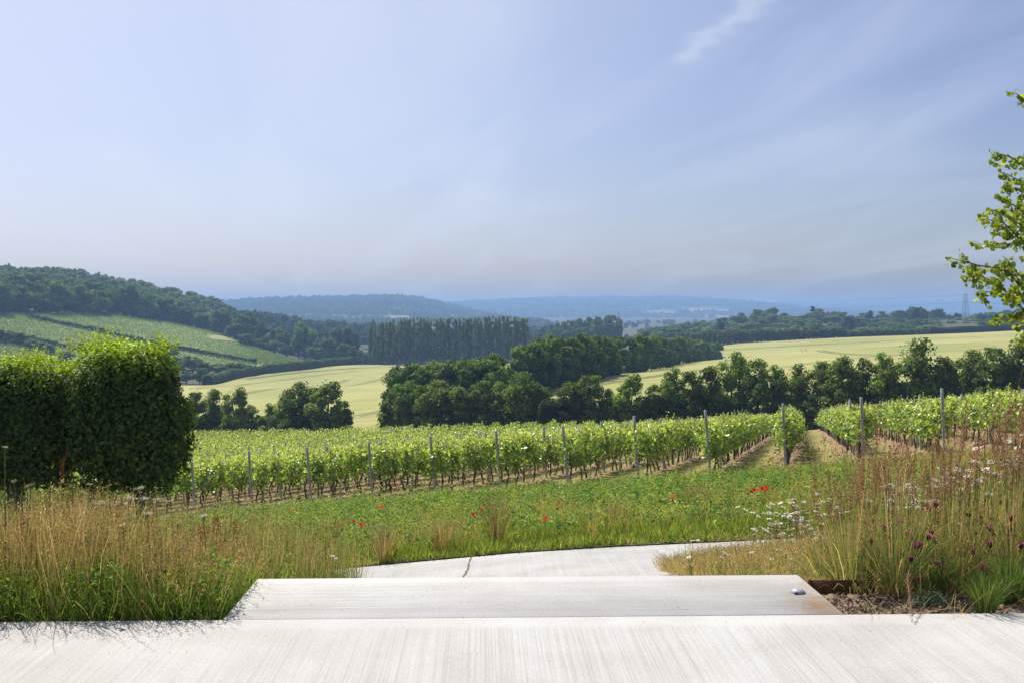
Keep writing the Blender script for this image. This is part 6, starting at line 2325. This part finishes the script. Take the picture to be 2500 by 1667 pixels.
for k, (px, py, Y, h, pi, lab) in enumerate(RL):
    x = (px - 1250) / F * Y; g = g1z(x, Y)
    t = empty('feather_reed_grass', (x, Y, g - .01), rs.uniform(-.3, .3), (1, 1, h / 1.15 * .98)); tag(t, lab, 'ornamental grass', 'feather reed grasses in the right bed')
    for nm, me in zip(('stems', 'plumes', 'leaves'), reeds[pi]): obj(nm, me, t)
# a fallen stem with its plume lying over the terrace edge
A = Acc()
x1_, y1_ = (2181 - 1250) / F * 5.86, 5.86
x2_, y2_ = (2232 - 1250) / F * 5.06, 5.08
pts = [(x1_, y1_, -.02), (x1_ + .02, y1_ - .2, .16), ((x1_ + x2_) / 2 + .02, 5.45, .13), (x2_, y2_, .012)]
V, Q = tube(pts, [.0022, .002, .0016, .001], 4); A.add(V, Q, (.36, .26, .14))
n_ = 220; f_ = rs.uniform(.58, 1.0, n_)
pos = np.stack([np.interp(f_, [0, .33, .66, 1], [p[j] for p in pts]) for j in range(3)], 1) + rs.normal(0, .006, (n_, 3))
V, Q = cards(pos, rs.normal(0, 1, (n_, 3)), .011, rs, .4)
A.add(V, Q, (.34, .19, .17))
tag(obj('fallen_plume', A.mesh('fallen_plume', M_grass)), 'single pinkish-brown grass plume bent down over the edge of the terrace', 'grass plume')

# lower plants at the front of the bed
def pink_tuft(seed):
    r = np.random.default_rng(seed)
    return tuft(r, 230, .34, .26, .0045, [(.15, .24, .05), (.22, .30, .07), (.10, .17, .05)], [3, 3, 2], False, .16).mesh('pink_foliage', M_grass)
pf = [pink_tuft(1), pink_tuft(2)]
for k, (px, py, Y, s, lab) in enumerate(((2404, 1490, 5.36, .72, 'bright green grassy tuft of pinks at the very terrace edge'), (2225, 1425, 6.05, 1.0, 'low arching dark green grassy tuft between the second and third reed clumps'),
                                         (2290, 1440, 5.85, .7, 'small green grassy tuft left of the third reed clump'), (2465, 1462, 5.6, .9, 'grassy green tuft near the right edge of the photo'), (2120, 1432, 6.0, .6, 'small grassy tuft between the first two reed clumps'))):
    x = (px - 1250) / F * Y
    o = obj('grassy_tuft', pf[k % 2]); o.location = (x, Y, -.03); o.scale = (s, s, s); o.rotation_euler = (0, 0, k * 1.3)
    tag(o, lab, 'plant', 'grassy tufts in the right bed')
r_ = np.random.default_rng(14)
A = Acc(); n_ = 700
d = rdir(r_, n_); d[:, 2] = abs(d[:, 2])
V, Q = leaves6(d * np.array((.15, .10, .06)) * r_.uniform(.3, 1, (n_, 1)), d + (0, 0, .5), r_.uniform(.008, .018, n_), r_, .6)
A.add(V, Q, np.repeat(vary(r_, n_, (.15, .20, .13), .2, .05), 6, 0))
o = obj('low_herb', A.mesh('low_herb', M_leaf)); o.location = ((2272 - 1250) / F * 5.6, 5.6, -.035)
tag(o, 'small low grey-green herb cushion on the bare soil in front of the reed grasses', 'herb')

# magenta pinks
def pink_proto(seed, open_=1.0):
    r = random.Random(seed); A = Acc()
    for (ox, oy, oz, s) in ((0, 0, 0, 1), (.012, .004, -.002, .85), (-.009, .008, -.004, .8), (.002, -.011, -.003, .8)):
        B = Acc(); petal_ring(5, .001, .011 * s * open_, .010 * s, .003, (.52, .035, .27), B, r, droop=-.002)
        for V, Q in zip(B.V, B.Q): A.V.append(V + np.array((ox, oy, oz), dtype=np.float32)); A.Q.append(Q + A.n)
        A.C += B.C; A.n += B.n
    pe_ = A.mesh('petals', M_petal)
    A = Acc()
    for (ox, oy) in ((0, 0), (.008, .003), (-.007, .005), (.001, -.008)):
        V, Q = tube([(ox * .3, oy * .3, -.026), (ox, oy, -.012), (ox, oy, -.001)], [.002, .0042, .003], 6); A.add(V, Q, (.14, .035, .045))
    return pe_, A.mesh('calyx', M_petal)


pk = [pink_proto(1), pink_proto(2, 1.2)]
PKL = [(740, 395), (905, 320), (1025, 460), (1040, 505), (1285, 435), (1270, 500), (1325, 535), (1150, 590), (1120, 610), (890, 665), (1050, 745), (1350, 800), (1430, 870),
       (1155, 985), (2205, 280), (1950, 395), (2175, 400), (2165, 470), (2235, 485), (2310, 600), (2020, 700), (2115, 730), (1870, 855), (2115, 860), (2055, 975), (1945, 580), (1260, 165), (1340, 125), (585, 542), (1765, 660)]
order = sorted(range(len(PKL)), key=lambda q: PKL[q][0])
for q, k in enumerate(order):
    cxp, cyp = PKL[k]
    px, py = 2000 + cxp / 4.704, 1200 + cyp / 4.704
    Y = 5.45 + .55 * (1485 - py) / 200 + rf_.uniform(-.1, .1)
    p = P(px, py, Y)
    lean = (rf_.uniform(-.12, .12), rf_.uniform(-.05, .15))
    gg = g1z(p.x + lean[0], p.y + lean[1]) - .03
    t = empty('pink_flower', p); tag(t, 'magenta pink flower head in the right bed, %s from the left' % nth(q + 1), 'flower', 'magenta pinks in the right bed')
    for nm, me in zip(('petals', 'calyx'), pk[k % 2]):
        o = obj(nm, me, t); o.scale = (1.25,) * 3; o.rotation_euler = (rf_.uniform(-.1, .6), rf_.uniform(-.4, .4), rf_.uniform(0, 6))
    o = obj('stem', stem_mesh(max(.1, p.z - gg), lean, .0016, (.14, .20, .09), 5, k), t)
# dark spent heads of the same plants
dkh = pompom(9, .012, [(.09, .035, .03), (.06, .03, .025)])
for q, (cxp, cyp) in enumerate(((600, 245), (1205, 530), (1680, 375), (1370, 350), (1805, 320), (1860, 290), (1980, 315), (2085, 120), (2140, 180), (1790, 465), (1570, 255), (1690, 255), (1720, 260), (1985, 450), (2010, 495), (1885, 350))):
    px, py = 2000 + cxp / 4.704, 1200 + cyp / 4.704
    Y = 5.6 + .55 * (1485 - py) / 200
    p = P(px, py, Y)
    lean = (rf_.uniform(-.1, .1), rf_.uniform(0, .12)); gg = g1z(p.x + lean[0], p.y + lean[1]) - .03
    t = empty('spent_flower', p); tag(t, 'dark brown spent flower head in the right bed, %s from the left' % nth(1 + sorted([600, 1205, 1680, 1370, 1805, 1860, 1980, 2085, 2140, 1790, 1570, 1690, 1720, 1985, 2010, 1885]).index(cxp)), 'flower', 'spent flower heads in the right bed')
    obj('flower_head', dkh, t)
    obj('stem', stem_mesh(max(.1, p.z - gg), lean, .0016, (.15, .18, .08), 3, q + 50), t)
# flat white yarrow heads among the reeds
for q, (px, py, s, lab) in enumerate(((2120, 1223, 1.2, 'flat white yarrow head left of the reed plumes, the leftmost of three'), (2178, 1221, 1.4, 'wide flat white yarrow head between the reed clumps'), (2413, 1205, 1.2, 'flat white yarrow head at the upper right among the reeds'),
                                      (2283, 1222, 1.3, 'lilac-white yarrow head just above two magenta pinks'), (2054, 1252, .8, 'small lilac-white head left of the reed clumps'), (2509, 1100, .1, ''))):
    if not lab: continue
    Y = 6.4; p = P(px, py, Y); g = g1z(p.x, p.y)
    t = empty('yarrow', p); tag(t, lab, 'flower', 'yarrow heads in the right bed')
    o = obj('flower_head', um[1], t); o.scale = (s * .9,) * 3
    obj('stem', stem_mesh(p.z - g, (.03, .02), .002, (.16, .2, .09), 6, 90 + q), t)

# ------------------------------------------------------------------ pleached hornbeams at the left
def hornbeam(name, x0, x1, zlo, zhi, Y, ty, lab, seed, n, bulge=None, trunk_x=None, trunk_r=.11):
    r = np.random.default_rng(seed)
    cx_, cz_ = (x0 + x1) / 2, (zlo + zhi) / 2
    hx_, hz_ = (x1 - x0) / 2, (zhi - zlo) / 2
    g = g1z(trunk_x, Y)
    t = empty(name, (trunk_x, Y, g)); tag(t, lab, 'tree', 'pleached hornbeams')
    o3 = np.array((cx_ - trunk_x, 0, cz_ - g))
    A = Acc()
    # inner mass: rounded box of rough hull, smaller than the leaf shell
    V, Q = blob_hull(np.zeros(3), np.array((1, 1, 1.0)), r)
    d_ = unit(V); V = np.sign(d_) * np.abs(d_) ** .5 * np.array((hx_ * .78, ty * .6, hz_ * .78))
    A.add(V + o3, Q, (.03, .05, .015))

    def shell(n, lo, hi, col, sz, up=0.):
        d = rdir(r, n); d[:, 1] *= 1.3; d = unit(d)
        p = np.abs(d) ** 3.8
        k_ = (p.sum(1)) ** (-1 / 3.8)
        lum = 1 + .07 * smooth_noise(np.random.default_rng(seed), d[:, 0] * 3 * hx_, d[:, 2] * 3 * hz_ + d[:, 1], .9, 3)
        pos = d * k_[:, None] * np.array((hx_, ty, hz_)) * (r.uniform(lo, hi, n) * lum)[:, None]
        if bulge is not None:
            # narrower at the upper right, as trimmed
            f_ = sstep(.05, .35, pos[:, 2] / hz_)
            pos[:, 0] = np.where(pos[:, 0] > 0, pos[:, 0] * (1 - bulge * f_), pos[:, 0])
        nr = d + r.normal(0, .55, (n, 3)) + np.array((0, 0, .4))
        al = np.array((0, 0, -.5)) + r.normal(0, .7, (n, 3)) + d * .4
        V, Q = leaves6(pos + o3, nr, sz * r.uniform(.6, 1.2, n), r, .62, .10, along=al)
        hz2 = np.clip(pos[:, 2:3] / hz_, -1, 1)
        c_ = np.asarray(col) * np.exp(r.normal(0, .25, (n, 1))) * (1 + 2.6 * np.clip((hz2 - .5) / .5, 0, 1) * np.array((1.35, 1.1, .5)))  # leaves near the top lightened and yellowed: top light painted into their colour
        A.add(V, Q, np.repeat(c_, 6, 0))
        return pos
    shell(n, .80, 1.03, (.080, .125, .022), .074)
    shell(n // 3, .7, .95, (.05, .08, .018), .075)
    # fresh shoots on the top
    ns_ = int(250 * hx_)
    for q in range(ns_):
        bx = r.uniform(-hx_ * .95, hx_ * .92 * (1 - (bulge or 0))); by = r.uniform(-ty, ty) * .95
        L = min(.30, abs(r.normal(0, .12)) * (1.2 + .7 * math.sin(bx * 5 + seed)) + .04)
        top = hz_ * (.95 + .05 * math.sin(bx * 6 + seed)) - .02
        m_ = int(5 + L * 26)
        f_ = np.linspace(0, 1, m_)
        lx_ = r.normal(0, .08)
        pos = np.stack([bx + lx_ * f_, by + r.normal(0, .03) * f_, top + L * f_ - .03], 1) + r.normal(0, .022, (m_, 3))
        V, Q = leaves6(pos + o3, r.normal(0, .7, (m_, 3)) + (0, 0, .4), .055 * (1.1 - .5 * f_) * r.uniform(.8, 1.2), r, .6, .1, along=r.normal(0, .6, (m_, 3)) + (0, 0, .5))
        A.add(V, Q, np.array((.40, .50, .055)) * r.uniform(.55, 1.15))
    # lower hanging sprays
    for q in range(int(40 * hx_)):
        bx = r.uniform(-hx_, hx_) * .9; by = r.uniform(-ty, ty) * .8; L = r.uniform(.04, .22)
        m_ = 9; f_ = np.linspace(0, 1, m_)
        pos = np.stack([bx + r.normal(0, .05) * f_, by + 0 * f_, -hz_ * .93 - L * f_], 1) + r.normal(0, .02, (m_, 3))
        V, Q = leaves6(pos + o3, r.normal(0, .7, (m_, 3)), .06, r, .6)
        A.add(V, Q, np.array((.055, .10, .02)))
    obj('crown', A.mesh('crown', M_hornbeam), t)
    B = Acc()
    pts = [(0, 0, -.2), (.02, 0, .5), (-.02, 0, zlo - g + .1), (.03, 0, zlo - g + .9), (0, 0, zhi - g - .4)]
    V, Q = tube(pts, [trunk_r * 1.35, trunk_r * 1.05, trunk_r, trunk_r * .7, .02], 10); B.add(V, Q)
    for q in range(9):
        z = r.uniform(zlo - g, zhi - g - .5); s_ = r.choice((-1, 1))
        V, Q = tube([(0, 0, z), (s_ * r.uniform(.3, .6), r.normal(0, .1), z + .1), (s_ * r.uniform(.4, .62) * .9, r.normal(0, .15), z + .3)], [.035, .022, .008], 5); B.add(V, Q)
    obj('trunk', B.mesh('trunk', M_barkgrey, True), t)
    return t


YH = 15.5
def hx(px): return (px - 1250) / F * YH
hornbeam('hornbeam_tree', hx(188), hx(462), zt(1188, YH), zt(842, YH), YH, .62, 'large dark clipped hornbeam block, the taller one, its right end against the vines', 61, 12500, bulge=.26, trunk_x=hx(352), trunk_r=.125)
hornbeam('hornbeam_tree', hx(-200), hx(196), zt(1190, YH), zt(880, YH), YH + .25, .60, 'dark clipped hornbeam block at the left photo edge, lower-topped than its neighbour', 62, 13500, trunk_x=hx(18), trunk_r=.11)

# ------------------------------------------------------------------ young lime tree reaching in from the right
YL = 9.6
def LP(cx_, cy_, dy=0.0):
    px, py = 2200 + cx_ / 2.24, 150 + cy_ / 2.24
    return np.array(P(px, py, YL + dy))
r_ = np.random.default_rng(71)
tb = LP(1130, 2000)
gx = g1z(tb[0], YL)
tree = empty('lime_tree', (tb[0], YL, gx))
tag(tree, 'young lime tree with fresh green leafy branches reaching in at the right edge', 'tree')
org = np.array((tb[0], YL, gx))
leader = [org + (0, 0, -.1), org + (.03, 0, 1.2), LP(1120, 1500), LP(1080, 1000), LP(1010, 500), LP(930, 100), LP(880, -250)]
B = Acc()
V, Q = tube([p - org for p in leader], [.075, .06, .048, .038, .028, .018, .006], 8); B.add(V, Q)
obj('trunk', B.mesh('trunk', M_barkgrey, True), tree)
brs = [([(1120, 1560), (840, 1400), (672, 1250), (600, 1170), (540, 1130), (440, 1120), (360, 1100), (262, 1075)], 1.0, 1.0),
       ([(1120, 1500), (800, 1440), (672, 1362), (600, 1290), (540, 1225), (470, 1190), (390, 1160), (330, 1135)], 1.0, .95),
       ([(1120, 1620), (820, 1450), (690, 1385), (600, 1385), (500, 1425)], .9, .8),
       ([(1100, 1250), (800, 1130), (672, 1000), (600, 920), (560, 885), (480, 868), (425, 860)], .9, 1),
       ([(1100, 1200), (820, 1060), (672, 990), (600, 1000), (520, 998), (438, 1006)], .8, .9),
       ([(1090, 1050), (800, 910), (672, 830), (620, 790), (580, 760), (522, 740)], .9, 1),
       ([(1090, 1120), (780, 960), (672, 900), (600, 870), (560, 835), (510, 815), (472, 812)], .8, 1),
       ([(1050, 800), (760, 700), (672, 660), (620, 640), (580, 618), (542, 608)], .7, .9),
       ([(1030, 700), (760, 620), (672, 575), (620, 535), (560, 512), (506, 498)], .8, 1),
       ([(960, 300), (780, 260), (690, 225), (640, 185), (612, 168)], .7, .9),
       ([(1060, 900), (780, 760), (690, 725), (610, 690), (556, 680)], .8, .8),
       ([(1110, 1350), (780, 1230), (672, 1180), (610, 1140), (585, 1090), (556, 1065)], .8, .9),
       ([(1130, 1700), (820, 1560), (720, 1530), (662, 1520)], .7, .5),
       ([(1110, 1420), (760, 1290), (660, 1280), (560, 1290), (480, 1260), (415, 1275)], .8, .9),
       ([(1000, 560), (820, 480), (720, 470)], .7, .4), ([(930, 90), (800, 20), (700, 0)], .7, .3), ([(1090, 1000), (900, 1100), (760, 1120)], .6, .4)]
C_ = Acc()
for bi, (tr, thick, dens) in enumerate(brs):
    dy0 = r_.uniform(-.5, .5)
    pts = []
    for k, (a_, b_) in enumerate(tr):
        f_ = k / (len(tr) - 1)
        pts.append(LP(a_, b_, dy0 * min(1, f_ * 1.6)) - org)
    pts = np.array(pts)
    B = Acc()
    rad = np.linspace(.016, .0028, len(pts)) * thick
    V, Q = tube(pts, rad, 6); B.add(V, Q)
    L = np.concatenate([[0], np.cumsum(np.linalg.norm(np.diff(pts, axis=0), axis=1))])
    # leaf-bearing side twigs
    s = max(.15, L[-1] * .15)
    nodes = []
    while s < L[-1]:
        nodes.append(s); s += r_.uniform(.028, .055)
    for s in nodes:
        f_ = s / L[-1]
        b0 = np.array([np.interp(s, L, pts[:, j]) for j in range(3)])
        tl = r_.uniform(.03, .20) * (1.15 - .55 * f_)
        td = unit(r_.normal(0, 1, 3) * (1, .8, .8) + np.array((-.35, 0, .05)))
        e = b0 + td * tl
        if tl > .08:
            V, Q = tube([b0, (b0 + e) / 2 + (0, 0, .01), e], [.0028, .002, .001], 4); B.add(V, Q)
        nl = max(5, int(tl / .0095))
        ff = np.linspace(.25, 1, nl)
        pos = b0 + (e - b0) * ff[:, None] + r_.normal(0, .022, (nl, 3)) + np.array((0, 0, -.022))
        al = np.array((0, 0, -1.0)) + r_.normal(0, .45, (nl, 3)) + td * .4
        V, Q = leaves6(pos, r_.normal(0, .8, (nl, 3)) + (-.3, -.3, .3), .050 * r_.uniform(.65, 1.15, nl), r_, 1.02, .16, along=al)
        c_ = pick(r_, nl, [(.24, .30, .04), (.36, .40, .06), (.15, .21, .035)], [4, 3, 3])
        C_.add(V, Q, np.repeat(c_, 6, 0))
    obj('branch', B.mesh('branch', M_barkgrey, True), tree)
obj('leaves', C_.mesh('leaves', M_lime), tree)

# ------------------------------------------------------------------ haze over the whole valley
V, Q = box(-14500, 14500, -60, 9300, -45.0, 78)
mh, n, l, out = new_mat('haze')
pv = n.new('ShaderNodeVolumePrincipled')
pv.inputs['Color'].default_value = (.39, .625, 1.0, 1)
pv.inputs['Density'].default_value = .00031
pv.inputs['Anisotropy'].default_value = 0.12
l.new(pv.outputs[0], out.inputs['Volume'])
tag(obj('haze', mesh('haze', V, Q, mh)), kind='stuff')

# ------------------------------------------------------------------ each daisy's label says which one it is
bpy.context.view_layer.update()
by = {}
for o in bpy.data.objects:
    if o.get('category') == 'daisy': by.setdefault(o['group'], []).append(o)
for g_, lst in by.items():
    lst.sort(key=lambda o: o.location.x / o.location.y)
    short = {'daisies in the drift beyond the path': 'white ox-eye daisy in the drift beyond the path', 'daisies in the dry grass strip': 'yellow-eyed white daisy in the dry grass right of the slab',
             'daisies in the tall drift at the right edge': 'white daisy in the tall drift at the right edge', 'small daisies at the left end of the path': 'small white daisy left of where the path begins',
             'daisies in the left meadow': 'white daisy in the brown left meadow'}[g_]
    for k, o in enumerate(lst): o['label'] = '%s, %s from the left' % (short, nth(k + 1))
